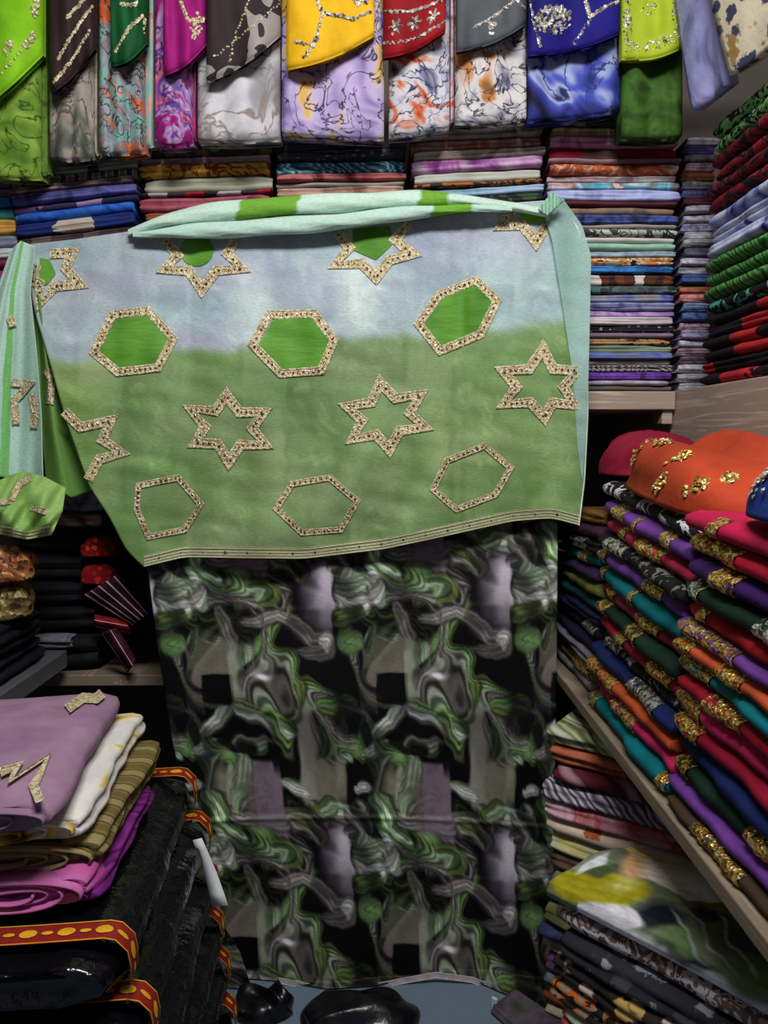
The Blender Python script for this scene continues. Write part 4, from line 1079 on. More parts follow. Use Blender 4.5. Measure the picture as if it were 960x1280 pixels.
def tile_sample(u, v):
    H, W, _ = TILE.shape
    x = (u % 1.0) * W; y_ = (v % 1.0) * H
    i0, j0 = np.floor(y_).astype(int), np.floor(x).astype(int); fy, fx = (y_ - i0)[..., None], (x - j0)[..., None]
    i1, j1 = (i0 + 1) % H, (j0 + 1) % W; i0 %= H; j0 %= W
    return (TILE[i0, j0] * (1 - fx) + TILE[i0, j1] * fx) * (1 - fy) + (TILE[i1, j0] * (1 - fx) + TILE[i1, j1] * fx) * fy
def world_from_pix(G, Y):
    d = rays(G[..., 0], G[..., 1]); t = Y / d[..., 1]
    P = d * t[..., None]; P[..., 2] += CZ
    return P
hc = empty('hanging_cloth', (0, 1.85, 0), 'green black and mauve marbled print cloth hanging below the veil', 'fabric')
def marbled_panel():
    G = coons([(150, 560), (420, 560), (698, 560)], [(698, 560), (696, 800), (693, 1000), (691, 1150), (684, 1272)],
              [(300, 1222), (350, 1226), (410, 1236), (470, 1232), (540, 1218), (590, 1224), (640, 1246), (684, 1272)],
              [(150, 560), (182, 690), (196, 800), (216, 930), (246, 1050), (276, 1160), (300, 1222)], 330, 400)
    x, y_ = G[..., 0], G[..., 1]
    t = np.clip((y_ - 560) / 680, 0, 1)
    rip = .010 * np.sin(x * .021 + 1.2 + t * 1.2) * (.3 + t) + .006 * sn(x * .03, y_ * .006, 81) * (.4 + t) + .004 * sn(x * .05, y_ * .03, 82)
    crease = -.006 * np.exp(-((y_ - 1022 - .0006 * (x - 420) ** 2 * .3) / 3.0) ** 2)
    Y = 1.865 - .05 * t + rip + crease
    P = world_from_pix(G, Y)
    # where the cloth reaches the floor it lies on it
    d = rays(x, y_); tz = (0.006 - CZ) / d[..., 2]; low = P[..., 2] < .006
    Pf = d * tz[..., None]; Pf[..., 2] += CZ
    P = np.where(low[..., None], Pf, P)
    per = np.interp(y_, [700, 800, 1100, 1250], [224, 222, 203, 200])
    # keep the left edge skew of the print
    xr = np.interp(y_, [660, 800, 1115, 1250], [452, 453, 476, 480])
    u = (x - xr) / per + (453 - 430) / 222
    v = (y_ + .035 * (x - 550) * np.interp(y_, [700, 1100], [1, -1.2]) - 660) / 335 * np.interp(y_, [660, 1280], [1.0, .985])
    col = tile_sample(u, v)
    col = col * np.array([1.0, 1.0, .98])
    o = fastgrid('printed_panel', P, vcol_cloth('marbled_print', .62, 1, 300, .15), hc, np.clip(col * 1.18 / 255, 0, 1) ** 2.15 * 1.15, .0016)
    # turned tail at the lower left
    G2 = coons([(240, 1100), (275, 1150)], [(275, 1150), (300, 1190), (318, 1245)], [(290, 1252), (318, 1246)], [(240, 1100), (268, 1180), (290, 1252)], 40, 70)
    Y2 = 1.79 + .012 * np.sin(G2[..., 0] * .08); P2 = world_from_pix(G2, Y2); P2[..., 2] = np.maximum(P2[..., 2], .004)
    c2 = tile_sample(G2[..., 0] / 222 + .31, G2[..., 1] / 335 + .52)
    fastgrid('turned_corner', P2, bpy.data.materials['marbled_print'], hc, np.clip(c2 * 1.18 / 255, 0, 1) ** 2.15 * 1.15, .0016)
    # bottom selvedge
    pale = plainmat('pale_selvedge', (190, 180, 184), .8, bscale=50)
    band('selvedge', [(348, 1226), (380, 1232), (410, 1237), (440, 1237), (470, 1233), (505, 1226), (545, 1219), (590, 1225), (630, 1241)], 3.2, lambda x_, y2, l: tuple(onY(x_, y2, 1.792 - l)), pale, hc, False, False)
    bt = curve([(352, 1222), (410, 1236), (470, 1232), (540, 1218), (590, 1224), (640, 1246), (684, 1272)], np.linspace(0, 1, 80))
    return o
marbled_panel()

# ------------------------------------------------------------------ veil (dupatta) draped over the shelf
veil = empty('draped_veil', (.1, 1.80, 1.0), 'sheer mint and green veil with gold star and hexagon embroidery', 'veil')
Lf = [(38, 305), (36, 350), (45, 395), (60, 445), (82, 525), (112, 608), (136, 645), (158, 688), (180, 709)]
Rt = [(690, 250), (722, 282), (735, 330), (735, 420), (735, 520), (731, 600), (724, 657)]
Tp_ = [(38, 305), (95, 299), (170, 288), (300, 280), (420, 275), (540, 262), (620, 255), (690, 250)]
Bt = [(180, 709), (230, 697), (300, 698), (380, 699), (480, 687), (560, 670), (640, 652), (690, 648), (724, 657)]
def veilY(x, y_):
    t = np.clip((y_ - 270) / 420, 0, 1)
    f = .010 * np.sin(x * .034 + .6 * np.sin(y_ * .008)) * (.25 + t) + .006 * np.sin(x * .071 + 2 + y_ * .004) * (.2 + t) + .004 * sn(x * .02, y_ * .035, 91)
    f = f + .012 * np.exp(-((y_ - 665) / 30.) ** 2) * np.sin(x * .03 + 1) + .0016 * sn(x * .06, y_ * .16, 92) + .0035 * np.sin(x * .11 + 3 * sn(x * .01, y_ * .012, 93)) * (.15 + .5 * t)
    f = f - .004 * np.exp(-((x - 578 + .02 * (y_ - 450)) / 5.) ** 2) * (y_ > 250) + .004 * np.exp(-((x - 236) / 8.) ** 2)
    left = -.03 * np.exp(-((x - 60) / 60.) ** 2) * t
    return 1.855 - .052 * np.clip(t * 2.2, 0, 1) + f + left
def vsurf(x, y_, lift=0):
    Y = float(veilY(np.float64(x), np.float64(y_))) - .0022 - lift
    p = onY(x, y_, Y); return (p.x, p.y, p.z)
def veil_colour(x, y_):
    n1, n2, n3 = sn(x * .028, y_ * .018, 95), sn(x * .014, y_ * .05, 96), sn(x * .07, y_ * .03, 97)
    edge = 432 - .05 * (x - 300) + 10 * n1 + 6 * n3
    k = np.clip((y_ - edge + 10) / 20, 0, 1)[..., None]; k = k * k * (3 - 2 * k)
    up_ = np.array([168, 184, 192.]) + n1[..., None] * np.array([4, 5, 5.]) + np.clip(n2, -1, 1)[..., None] * np.array([-9, 2, -5.])
    white = np.clip(sn(x * .05, y_ * .022, 98) - .35, 0, 1)[..., None]; up_ = up_ + white * np.array([34, 36, 24.])
    lav = np.clip(sn(x * .018, y_ * .02, 99), 0, 1)[..., None]; up_ = up_ + lav * np.array([-14, -17, -8.])
    tl = (tile_sample(x / 205 + .2, y_ / 300 + .35).mean(-1) - 62)[..., None]; up_ = up_ + tl * np.array([.16, .17, .14])
    mint = np.clip((x - 660) / 60, 0, 1)[..., None] * np.clip((470 - y_) / 60, 0, 1)[..., None]; up_ = up_ * (1 - mint * .6) + np.array([168, 204, 194.]) * mint * .6
    gr = np.array([124, 153, 100.]) + n1[..., None] * np.array([12, 9, 9.]) + n2[..., None] * np.array([8, 2, 10.]) + np.clip(n3, -1, 1)[..., None] * np.array([7, 6, 7.])
    gr = gr + tl * np.array([.17, .15, .15])
    sw = np.clip(np.sin(7 * sn(x * .012, y_ * .014, 102)) - .55, 0, 1)[..., None]; gr = gr + sw * np.array([26, 30, 22.]); up_ = up_ + sw * np.array([16, 22, 18.])
    lef = np.clip((150 - x) / 90, 0, 1)[..., None]; gr = gr + lef * np.array([14, 18, -4.])
    return np.clip((up_ * (1 - k) + gr * k) / 255, 0, 1) ** 2.2
silk = vcol_cloth('crinkled_chiffon', .75, .97, 330, .3)
def veil_patch(name, G, Y, colour, mat=silk, th=.0012):
    return fastgrid(name, world_from_pix(G, Y), mat, veil, colour, th)
G = coons(Tp_, Rt, Bt, Lf, 240, 190)
veil_patch('main_panel', G, veilY(G[..., 0], G[..., 1]), veil_colour(G[..., 0], G[..., 1]))
def flatcol(G, c, var=10, seed=1, s=.05):
    n = sn(G[..., 0] * s, G[..., 1] * s * .6, seed)[..., None]
    return np.clip((np.array(c, float) + n * var) / 255, 0, 1) ** 2.2
# translucent mint flap at the right edge
sheer = vcol_cloth('sheer_mint_chiffon', .75, .6, 330, .3)
Gr = coons([(676, 256), (688, 244), (704, 249)], [(704, 249), (728, 282), (739, 320), (737, 420), (734, 520), (728, 603)],
           [(722, 560), (725, 585), (728, 603)], [(676, 256), (690, 300), (703, 380), (716, 470), (722, 560)], 50, 120)
veil_patch('edge_flap', Gr, veilY(Gr[..., 0], Gr[..., 1]) - .010 - .008 * np.sin((Gr[..., 0] - 680) * .12), flatcol(Gr, (172, 208, 200), 10, 3), sheer)
Gk = coons([(672, 262), (690, 240)], [(690, 240), (706, 250)], [(684, 270), (706, 250)], [(672, 262), (684, 270)], 16, 12)
veil_patch('gathered_knot', Gk, 1.80 + .01 * np.sin(Gk[..., 0] * .7), flatcol(Gk, (160, 205, 180), 8, 4))
# rolled top edge: two flattened tubes with green patches
def roll(name, cpts, halfs, Y, depth, c, seed, zones=()):
    n, m_ = 110, 16
    q = curve(cpts, np.linspace(0, 1, n)); hs = np.interp(np.linspace(0, 1, n), np.linspace(0, 1, len(halfs)), halfs)
    P = np.empty((n, m_ + 1, 3)); Cc = np.empty((n, m_ + 1, 3))
    for i in range(n):
        for j in range(m_ + 1):
            a = 2 * PI * j / m_
            py = q[i, 1] + hs[i] * math.cos(a) * (1 + .10 * math.sin(i * .23 + j + seed))
            yy = Y - depth * math.sin(a) * min(1, hs[i] / 8) + .002 * math.sin(i * .4 + j * 2)
            p = onY(q[i, 0], py, yy); P[i, j] = p
            base = np.array(c, float)
            for (x0, x1) in zones:
                if x0 < q[i, 0] + (py - q[i, 1]) * .3 < x1: base = np.array((112, 166, 58.))
            Cc[i, j] = base
    return fastgrid(name, P, silk, veil, np.clip(Cc / 255, 0, 1) ** 2.2)
roll('rolled_edge', [(160, 291), (200, 277), (260, 266), (330, 259), (400, 255), (470, 251), (530, 248), (590, 251), (650, 260), (682, 266)], [4, 10, 12, 13, 12, 12, 11, 8, 6, 5], 1.83, .024, (194, 224, 208), 1, ((298, 372), (524, 560)))
roll('rolled_edge', [(166, 294), (220, 290), (300, 286), (380, 281), (450, 274), (520, 265), (590, 260), (640, 262)], [3, 9, 11, 11, 10, 9, 6, 3], 1.815, .020, (184, 216, 202), 2, ((540, 590),))
# left: gathered mint tail with pleats and the green fold behind
Gt = coons([(14, 312), (26, 301), (44, 308)], [(44, 308), (38, 365), (46, 440), (52, 520), (54, 604)], [(-60, 602), (0, 596), (54, 604)], [(14, 312), (-10, 380), (-40, 480), (-60, 602)], 110, 130)
uu = np.linspace(0, 1, 110)[None, :]; vv = np.linspace(0, 1, 130)[:, None]
pl = np.sin(uu * 11 + 1.2 * np.sin(uu * 5) + .8 * np.sin(vv * 3)) * .016 * (.35 + vv) + .004 * np.sin(uu * 31 + vv * 5) * vv
veil_patch('pleated_tail', Gt, 1.79 - .03 * vv + pl, flatcol(Gt, (180, 216, 202), 8, 6) * np.where(np.abs(uu - .52 - .05 * vv) < .055, np.array([0.55]), np.array([1.0]))[..., None] ** np.array([1.4, .5, 2.2]))
Gf = coons([(40, 360), (52, 372)], [(52, 372), (66, 450), (88, 540), (118, 612)], [(58, 606), (90, 622), (118, 612)], [(40, 360), (46, 440), (50, 520), (58, 606)], 40, 100)
uf = np.linspace(0, 1, 40)[None, :]; vf = np.linspace(0, 1, 100)[:, None]
veil_patch('green_fold', Gf, 1.835 + .018 * np.sin(uf * 7 + vf * 2), flatcol(Gf, (108, 152, 74), 12, 8) * (1 + 0 * uf[..., None]))
# bunched green end lying on the dark cloths
Ge = coons([(-50, 592), (0, 600), (28, 588), (56, 596), (82, 610)], [(82, 610), (78, 640), (64, 669)], [(-50, 660), (0, 668), (34, 675), (64, 669)], [(-50, 592), (-50, 660)], 110, 70)
ue = np.linspace(0, 1, 110)[None, :]; ve = np.linspace(0, 1, 70)[:, None]
Ye = 1.735 - .075 * np.sin(ve * 2.0) + .020 * np.sin(ue * 15 - ve * 5 + 1.2 * np.sin(ve * 3)) * (.35 + .65 * np.sin(ve * 2.6)) + .008 * np.sin(ue * 33 + ve * 9)
veil_patch('bunched_end', Ge, Ye, flatcol(Ge, (146, 186, 104), 10, 12))
# gold bits on tail, fold and bunched end
def gridsurf(Gp, Yp, lift0=.003):
    gp = Gp.reshape(-1, 2); yp = (Yp + 0 * Gp[..., 0]).reshape(-1)
    def f(x, y_, l):
        k = np.argsort((gp[:, 0] - x) ** 2 + (gp[:, 1] - y_) ** 2)[:3]
        return tuple(onY(x, y_, float(yp[k].mean()) - lift0 - l))
    return f
tails = gridsurf(Gt, 1.79 - .03 * vv + pl, .006); folds = gridsurf(Gf, 1.835 + .018 * np.sin(uf * 7 + vf * 2), .004)
bunch = gridsurf(Ge, Ye, .004)
def dense(poly, n=5):
    p = np.array(poly, float); return [tuple(p[i] * (1 - k / n) + p[i + 1] * k / n) for i in range(len(p) - 1) for k in range(n)] + [tuple(p[-1])]
for poly, sf in (([(14, 478), (36, 480), (26, 492), (18, 500), (20, 530)], tails), ([(40, 492), (44, 515), (42, 535)], tails), ([(56, 462), (66, 474), (62, 505)], folds), ([(12, 395), (16, 408)], tails)):
    band('gold_motif', poly, 4, sf, PALEGOLD, veil, closed=False, bead=False, seed=5)
for poly in ([(14, 625), (24, 606), (38, 597)], [(0, 628), (14, 626)], [(38, 634), (58, 640)]):
    band('gold_motif', dense(poly), 3.2, bunch, PALEGOLD, veil, closed=False, bead=False, seed=6)
for off in (2, 6, 10): band('hem_line', [(x, y_ - off) for x, y_ in curve([(-45, 661), (0, 668), (34, 675), (62, 669)], np.linspace(0, 1, 30))], .9, bunch, plainmat('tail_hem_thread', (206, 208, 168), .6, bscale=200), veil, False, False)
# green organza patches
org = vcol_cloth('green_organza', .6, 1, 90, .4)
def patch(poly, c=(86, 142, 46), rnd=False):
    p = np.array(poly, float); ctr = p.mean(0); n = 60
    b_ = curve(list(map(tuple, p)) + [tuple(p[0])], np.linspace(0, 1, n, endpoint=False))
    rr = np.linspace(0.0, 1, 12)
    Gp = ctr + (b_[None] - ctr) * rr[:, None, None]; Gp = np.concatenate([Gp, Gp[:, :1]], 1)
    return veil_patch('green_patch', Gp, veilY(Gp[..., 0], Gp[..., 1]) - .003, flatcol(Gp, c, 16, int(ctr[0]), .09), org, 0)
H1 = [(115, 441), (139, 391.5), (186, 386), (219, 423), (199, 461), (146, 467)]
H2 = [(313, 431), (335, 391.5), (394, 390), (420, 425), (403, 465), (350, 469)]
H3 = [(521, 406), (547, 368), (596, 347.5), (624, 375), (602, 419), (549, 441)]
def shrink(poly, k, dx=0, dy=0):
    p = np.array(poly, float); c = p.mean(0); return [tuple(c + (q - c) * k + np.array([dx, dy])) for q in p]
for H in (H1, H2, H3): patch(shrink(H, .84, 1, 1))
patch([(246 + 21 * math.cos(a), 313 + 20 * math.sin(a)) for a in np.linspace(0, 2 * PI, 14, endpoint=False)])
patch([(441, 286), (488, 282), (491, 305), (470, 325), (440, 312)]); patch([(650, 260), (683, 258), (684, 274), (668, 281), (652, 274)], (110, 178, 50))
patch([(50, 322), (62, 325), (70, 342), (58, 357), (49, 352)])
def hexa(tips):
    t = np.array(tips, float); c = t.mean(0); out = []
    for i in range(6):
        a, b_ = t[i], t[(i + 1) % 6]; out.append(tuple(c + (a - c) * .93)); m_ = (a + b_) / 2; out.append(tuple(c + (m_ - c) * .60))
    return out
stars = [[(283, 491), (333, 514), (336, 558), (286, 581), (241, 555), (233, 509)], [(475, 475), (529, 491), (535, 535), (487, 565), (437, 551), (430, 507)],
         [(679, 432), (725, 462), (721, 508), (681, 525), (626, 507), (625, 462)]]
for k, s in enumerate(stars): band('star_motif', hexa(s), 5.2, vsurf, PALEGOLD, veil, True, True, k)
open_stars = [[(80, 514), (100, 534), (138, 526), (128, 550), (152, 566), (124, 574), (110, 600)],
              [(206, 299), (222, 319), (205, 337), (236, 338), (252, 362), (270, 338), (303, 336), (284, 317), (294, 298)],
              [(421, 291), (437, 310), (419, 331), (452, 329), (470, 347), (487, 325), (515, 317), (494, 299), (511, 279)],
              [(640, 262), (627, 282), (653, 281), (670, 303), (684, 280)],
              [(62, 317), (90, 316), (82, 335), (99, 355), (68, 358), (48, 383), (50, 355), (38, 350), (46, 330)]]
for k, s in enumerate(open_stars): band('star_motif', s, 5.2, vsurf, PALEGOLD, veil, False, True, 10 + k)
for k, H in enumerate((H1, H2, H3)): band('hexagon_motif', shrink(H, .95), 4.4, vsurf, PALEGOLD, veil, True, True, 20 + k)
B1h = [(172, 606), (223, 596), (252, 630), (232, 663), (185, 672), (170, 637)]
B2h = [(344, 636), (364, 604), (412, 596), (448, 626), (427, 663), (377, 667)]
B3h = [(540, 612), (558, 575), (606, 556), (640, 585), (620, 619), (570, 638)]
for k, H in enumerate((B1h, B2h, B3h)): band('hexagon_motif', shrink(H, .97), 3.2, vsurf, PALEGOLD, veil, True, True, 30 + k)
# hem border: fine gold lines following the lower edge
hem = curve(Bt, np.linspace(0, 1, 60))
palehem = plainmat('pale_hem_thread', (206, 208, 168), .6, bscale=200)
for off in (2, 5.5, 9, 13):
    band('hem_line', [(x, y_ - off) for x, y_ in hem], 1.15, vsurf, palehem, veil, False, False, lift=.0012)
pts = [vsurf(x, y_ - 7, .002) for x, y_ in hem[2:-2:3]]
beads('hem_stud', pts, [(0, -1, .1)] * len(pts), .0032, plainmat('dark_stud', (40, 44, 30), .4), veil, 9)
rt = curve(Rt, np.linspace(0, 1, 60))
band('side_hem', [(x - .5, y_) for x, y_ in rt[4:]], .8, vsurf, plainmat('white_edge_thread', (205, 222, 205), .6, bscale=200), veil, False, False)

# ------------------------------------------------------------------ hanging cloth sets along the top
Z_RAIL = onY(480, -46, 1.85).z
rail = empty('hanging_rail', (0, 1.83, Z_RAIL), 'wooden rail above the row of hanging cloths', 'rail')
box('bar', (-1.22, 1.83, Z_RAIL), (1.22, 1.87, Z_RAIL + .03), ply, rail)
def slab(name, x0, x1, yl, yr, Yf, depth, mat, parent, seed, ytop=-50, wave=.006, nx=22, nz=24, side=0, xb0=None, xb1=None, round_=1.0, bow=0.0, fold_=0.0):
    """hanging folded cloth, front face given in pixels at depth Yf; hangs to yl (left) .. yr (right)"""
    r = random.Random(seed); p1, p2 = r.uniform(0, 6), r.uniform(0, 6)
    xb0 = x0 if xb0 is None else xb0; xb1 = x1 if xb1 is None else xb1
    ring = []
    for j in range(nx + 1): ring.append((j / nx, 0.0))
    ns = 4
    for j in range(1, ns + 1): ring.append((1.0, j / ns))
    for j in range(1, nx + 1): ring.append((1 - j / nx, 1.0))
    for j in range(1, ns): ring.append((0.0, 1 - j / ns))
    m_ = len(ring); V, fs = [], []
    def pos(u, q, t):
        xx = (x0 + (x1 - x0) * u) * (1 - t) + (xb0 + (xb1 - xb0) * u) * t
        yb = yl + (yr - yl) * u + bow * math.sin(PI * u) * (1 if yr <= yl else .6)
        py = ytop + (yb - ytop) * t
        yy = Yf + wave * math.sin(u * 7 + p1 + t * 2.5) * (.4 + t) + wave * .5 * math.sin(u * 15 + p2 - t * 4)
        c = min(u, 1 - u); yy += .012 * (1 - min(1, c / .12)) ** 2 - fold_ * abs(math.sin(u * 8 + p2 + .6 * math.sin(t * 3 + p1))) * t
        p = onY(xx, py, yy)
        return p + Vector((0, q * depth, 0))
    rows = [k / (nz - 1) for k in range(nz)]
    for t in rows:
        for (u, q) in ring: V.append(pos(u, q, t))
    k0 = len(V)
    for (u, q) in ring:         # rounded bottom
        p = pos(u, q, 1.0); p = p + Vector((0, (.5 - q) * depth * .2, -.005 * round_)); V.append(p)
    for (u, q) in ring:
        p = pos(u, q, 1.0); p = p + Vector((0, (.5 - q) * depth * .6, -.008 * round_)); V.append(p)
    R_ = nz + 2
    for i in range(R_ - 1):
        for j in range(m_):
            a, b_ = i * m_ + j, i * m_ + (j + 1) % m_; fs.append((a, a + m_, b_ + m_, b_))
    def cap(base, flip):
        V.append(sum((Vector(V[base + j]) for j in range(m_)), Vector()) / m_); c = len(V) - 1
        for j in range(m_):
            t = (base + j, base + (j + 1) % m_, c); fs.append(t[::-1] if flip else t)
    cap(0, True); cap((R_ - 1) * m_, False)
    o = mesh(name, V, fs, mat, parent)
    return o, pos
def hang(x0, x1, yl, yr, ex0, ex1, eyl, eyr, pm, em, label, seed, emb=None, embmat=SILVER, Yf=1.815, dep=.06, ed=.02, bsz=.0036, side=None):
    base = onY((x0 + x1) / 2, max(yl, yr), Yf)
    root = empty('hanging_fabric_set', (base.x, Yf + .03, base.z), label, 'fabric', 'hanging cloth sets along the top')
    slab('print_panel', x0, x1, yl, yr, Yf, dep, pm, root, seed, bow=2, fold_=.012 if x0 < 200 else .006, nx=30)
    e, pos = slab('embroidered_panel', ex0, ex1, eyl, eyr, Yf - .026 - ed, ed + .008, em, root, seed + 1, bow=7, fold_=.004, wave=.008)
    if emb:
        pts = []
        rr = random.Random(seed)
        for (kind, *a) in emb:
            if kind == 'v':      # vine through (u,t) points
                q = curve([(u * 100, t * 100) for u, t in a[0]], np.linspace(0, 1, a[1])) / 100
                for u, t in q:
                    for _ in range(a[2] if len(a) > 2 else 1):
                        pts.append(pos(min(.98, max(.02, u + rr.uniform(-1, 1) * .012)), 0, min(.985, t + rr.uniform(-1, 1) * .012)))
            elif kind == 'c':    # cluster u,t,ru,rt,n
                for _ in range(a[4]):
                    an, q = rr.uniform(0, 6.28), math.sqrt(rr.random())
                    pts.append(pos(min(.98, max(.02, a[0] + a[2] * q * math.cos(an))), 0, min(.985, a[1] + a[3] * q * math.sin(an))))
            elif kind == 'f':    # flower
                for k in range(6):
                    an = k * PI / 3
                    for q in (.4, .7, 1): pts.append(pos(min(.98, max(.02, a[0] + a[2] * q * math.cos(an))), 0, min(.985, a[1] + a[3] * q * math.sin(an))))
                pts.append(pos(a[0], 0, a[1]))
        b_ = beads('sequin_embroidery', [p + Vector((0, -.0012, 0)) for p in pts], [(0, -1, .05)] * len(pts), bsz, embmat, None, seed, .6)
        b_.parent = e
        b_.matrix_parent_inverse = Matrix.Identity(4)
    if side:
        sx0, sx1, sy, sm_ = side
        slab('side_fold', sx0, sx1, sy, sy - 3, Yf + .018, .038, sm_, root, seed + 2, wave=.003, nx=6)
    return root
lime = fab('ink', [(50,76,20),(70,104,26),(96,136,40),(130,166,60),(156,186,90)], 7)
hang(-50, 50, 214, 218, -60, 52, 152, 62, lime, fab('plain', [(120,190,10),(140,205,30),(104,172,8)], 6), 'lime green hanging cloth with beaded overlay beside the brown one', 701,
     [('c', .92, .5, .04, .12, 26), ('c', .86, .80, .06, .05, 26), ('c', .62, .72, .05, .06, 18), ('v', [(.5,.9),(.7,.85),(.9,.72)], 14)], PALEGOLD, side=(50, 60, 214, fab('marble', [(50,70,20),(96,130,50),(60,90,26)], 10)))
hang(62, 116, 194, 192, 62, 117, 110, 54, fab('ink', [(90,76,72),(70,66,68),(86,84,84),(100,110,96),(150,140,130),(170,160,150)], 7), fab('plain', [(50,34,36)], 6), 'dark brown hanging cloth with cream beaded diagonals', 702,
     [('v', [(.2,.80),(.55,.66),(.95,.55)], 30, 2), ('v', [(.1,.97),(.5,.90),(.9,.80)], 24, 2), ('v', [(.4,.5),(.9,.38)], 20, 2)], PALEGOLD, side=(117, 122, 190, fab('marble', [(150,140,125),(180,170,150),(110,96,90)], 8)))
hang(124, 180, 186, 184, 138, 182, 76, 48, fab('ink', [(60,40,40),(196,90,50),(204,120,80),(120,130,136),(150,158,166),(80,180,156),(206,150,150)], 9), fab('plain', [(14,80,40)], 6), 'dark green hanging cloth over orange and mint print', 703,
     [('v', [(.15,.92),(.5,.72),(.9,.68)], 30, 2), ('v', [(.3,.45),(.7,.5),(.9,.4)], 18, 2), ('c', .95, .8, .03, .12, 14)], PALEGOLD, side=(181, 192, 180, fab('marble', [(190,150,150),(120,180,170),(205,160,150),(60,40,40)], 9)))
hang(194, 240, 176, 174, 204, 258, 88, 48, fab('ink', [(80,20,90),(140,16,110),(170,30,130),(180,150,196),(90,50,150),(214,110,140),(204,60,130)], 9), fab('plain', [(150,16,110)], 6), 'magenta hanging cloth with silver tassel embroidery', 704,
     [('c', .78, .74, .16, .14, 46), ('v', [(.4,.4),(.55,.6),(.75,.7)], 24, 2)], PALEGOLD, side=(241, 245, 172, fab('marble', [(60,40,56),(190,60,120),(90,80,100)], 9)))
hang(247, 350, 171, 169, 258, 350, 97, 38, fab('ink', [(140,126,120),(120,118,124),(150,148,154),(186,184,190),(204,202,208),(208,206,212)], 5), fab('blotch', [(46,36,38),(46,36,38),(150,142,140),(50,40,42)], 7), 'white and grey marbled hanging cloth with sheer brown overlay', 705,
     [('v', [(.1,.85),(.6,.72),(.98,.62)], 30, 1), ('v', [(.3,.98),(.4,.7),(.6,.4)], 24)], PALEGOLD, bsz=.0024)
hang(352, 480, 162, 169, 358, 468, 81, 38, fab('ink', [(50,40,66),(110,92,140),(150,132,184),(176,160,206),(190,174,210),(214,180,120),(206,160,50)], 8), fab('plain', [(216,164,10),(228,178,26),(204,150,8)], 6), 'yellow beaded hanging cloth over lavender print', 706,
     [('v', [(.35,.4),(.4,.55),(.6,.62),(.75,.72),(.95,.70)], 44, 2), ('v', [(.1,.8),(.3,.86),(.4,.6)], 24), ('f', .86, .48, .1, .1), ('c', .86, .48, .09, .09, 30), ('v', [(.2,.96),(.3,.88),(.36,.8)], 14)], SILVER)
hang(486, 562, 165, 154, 479, 557, 66, 32, fab('ink', [(44,44,70),(52,54,84),(150,150,174),(196,196,206),(200,196,204),(200,120,80),(186,44,30)], 9), fab('plain', [(140,10,22)], 6), 'dark red hanging cloth with white flower rows', 707,
     [('v', [(.02,.55),(.5,.6),(.98,.58)], 34, 1), ('v', [(.02,.9),(.5,.92),(.98,.93)], 30, 1), ('f', .2, .74, .09, .08), ('f', .5, .74, .09, .08), ('f', .8, .76, .09, .08)], SILVER, side=(563, 567, 148, fab('marble', [(190,60,50),(205,190,195),(60,50,70)], 12)))
hang(569, 658, 148, 145, 571, 658, 58, 24, fab('ink', [(44,44,62),(50,52,74),(160,160,176),(204,198,198),(206,200,200),(196,130,70),(140,96,60)], 9), fab('plain', [(74,78,84)], 6), 'slate grey hanging cloth with small silver spray', 708,
     [('v', [(.25,.8),(.5,.74),(.8,.62)], 26), ('c', .5, .85, .05, .12, 26), ('v', [(.8,.5),(.98,.8)], 14)], SILVER)
hang(661, 775, 146, 133, 661, 775, 63, 36, fab('ink', [(40,48,110),(14,14,34),(30,34,84),(46,54,140),(70,84,180),(160,170,214),(30,34,84)], 5), fab('plain', [(22,14,110)], 6), 'royal blue hanging cloth with silver sequin medallion', 709,
     [('c', .27, .68, .2, .17, 170), ('v', [(.62,.5),(.66,.7),(.85,.62),(.98,.6)], 34, 2), ('v', [(.5,.98),(.58,.86),(.68,.74)], 16), ('v', [(.02,.4),(.05,.7),(.12,.95)], 20)], SILVER)
hang(778, 853, 168, 166, 778, 858, 68, 52, fab('marble', [(20,36,10),(44,76,18),(62,100,34),(28,50,14)], 7), fab('plain', [(150,170,20),(165,184,40),(134,156,14)], 6), 'chartreuse hanging cloth with silver dust over green print', 710,
     [('c', .08, .7, .07, .3, 70), ('c', .5, .9, .45, .06, 60), ('c', .85, .7, .1, .3, 50), ('c', .4, .5, .12, .08, 20)], SILVER, bsz=.0024)
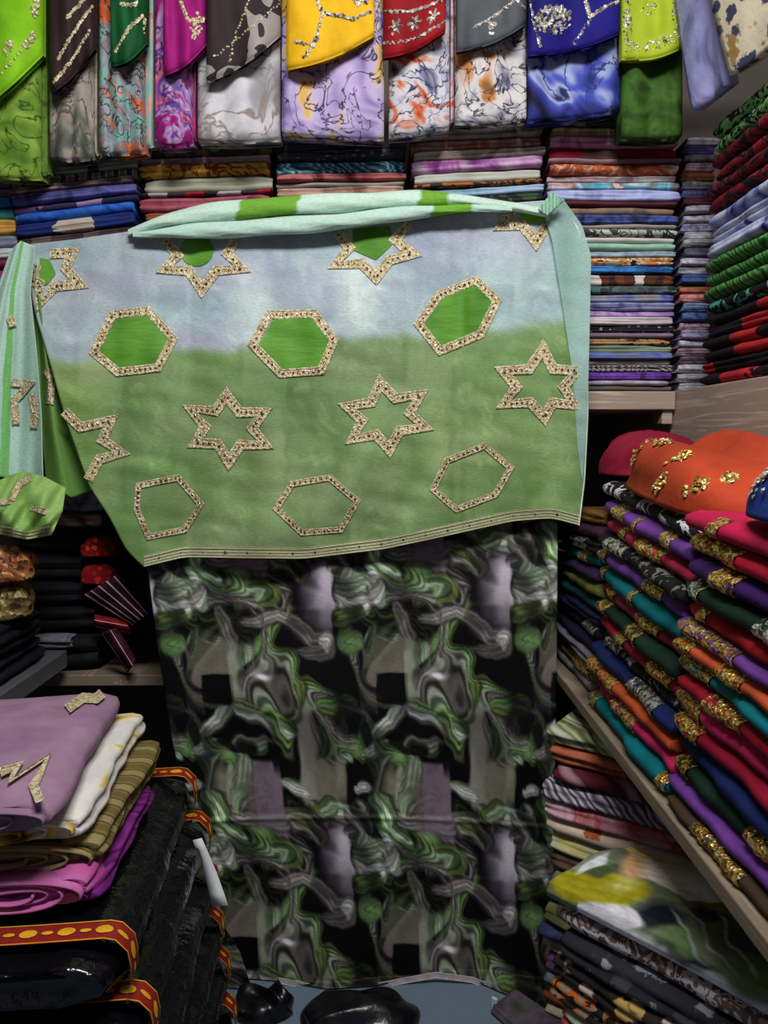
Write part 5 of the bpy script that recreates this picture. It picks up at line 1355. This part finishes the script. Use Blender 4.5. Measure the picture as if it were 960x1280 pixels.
def tilted(q, Yl, Yr, mat, label, seed, em=None, dep=.03):
    """cloth hanging askew: pixel quad (tl,tr,br,bl), left edge at depth Yl, right at Yr"""
    root = empty('hanging_fabric_set', tuple(onY(q[3][0], q[3][1], Yl)), label, 'fabric', 'hanging cloth sets along the top')
    nu, nv = 16, 22; u = np.linspace(0, 1, nu)[None, :, None]; v = np.linspace(0, 1, nv)[:, None, None]; Q_ = np.array(q, float)
    G = (1 - v) * ((1 - u) * Q_[0] + u * Q_[1]) + v * ((1 - u) * Q_[3] + u * Q_[2])
    Y = (Yl + (Yr - Yl) * u + .008 * np.sin(u * 6 + v * 3 + seed))[..., 0] + 0 * v[..., 0]
    P = world_from_pix(G, Y)
    o = fastgrid('print_panel', P, mat, root); m_ = o.modifiers.new('thickness', 'SOLIDIFY'); m_.thickness = dep; m_.offset = 1
    if em:
        P2 = P[:8] + np.array([0, -.03, 0.0])
        o2 = fastgrid('overlay_panel', P2, em, root); m_ = o2.modifiers.new('thickness', 'SOLIDIFY'); m_.thickness = .018; m_.offset = 1
    return root
tilted([(852, -50), (898, -50), (924, 104), (880, 138)], 1.745, 1.64, fab('marble', [(150,150,200),(165,165,214),(150,152,205),(90,90,130)], 5), 'lavender hanging cloth with dark overlay hung askew', 711, fab('plain', [(34,30,44)], 8))
tilted([(893, -50), (1010, -50), (1010, 40), (926, 92)], 1.60, 1.42, fab('floral', [(206,196,170),(60,64,84),(150,120,70),(90,92,104)], 26), 'ivory hanging cloth with grey spots beside the lavender one', 712)

# ------------------------------------------------------------------ floor things
bag = plainmat('black_plastic_bag', (12, 12, 16), .3, bump=.4, bscale=24)
pbg = onZ(448, 1258, 0.0)
b1, _ = heap('plastic_bag', (pbg.x, pbg.y - .045, .001), .14, .075, .055, bag, 151, amp=.3, ridg=3)
tag(b1, 'black shiny plastic bag crumpled on the carpet under marbled cloth', 'bag')
pbg2 = onZ(330, 1262, 0.0)
b2, _ = heap('plastic_bag', (pbg2.x, pbg2.y, .001), .07, .055, .05, bag, 152, amp=.3, ridg=3)
tag(b2, 'small black plastic bag beside the wrapped packs', 'bag')
pa, pb2 = onZ(614, 1262, .012), onZ(684, 1312, .012)
ft = fold('folded_fabric', (pa.x, pa.y), (pb2.x, pb2.y), .001, .001, .022, .022, .09, fab('marble', [(70,58,70),(100,84,100),(60,70,50)], 8), layers=2, seed=950, label='purple grey folded cloth with white tag lying on carpet')
ft['category'] = 'fabric'
pw = onZ(618, 1252, .02)
tgx = box('white_tag', (-.007, -.004, 0), (.007, .004, .028), plainmat('tag_white', (210, 214, 226), .6), None, .001)
tgx.parent = ft; tgx.location = (-(pb2 - pa).length / 2 - .004, -.028, .001)
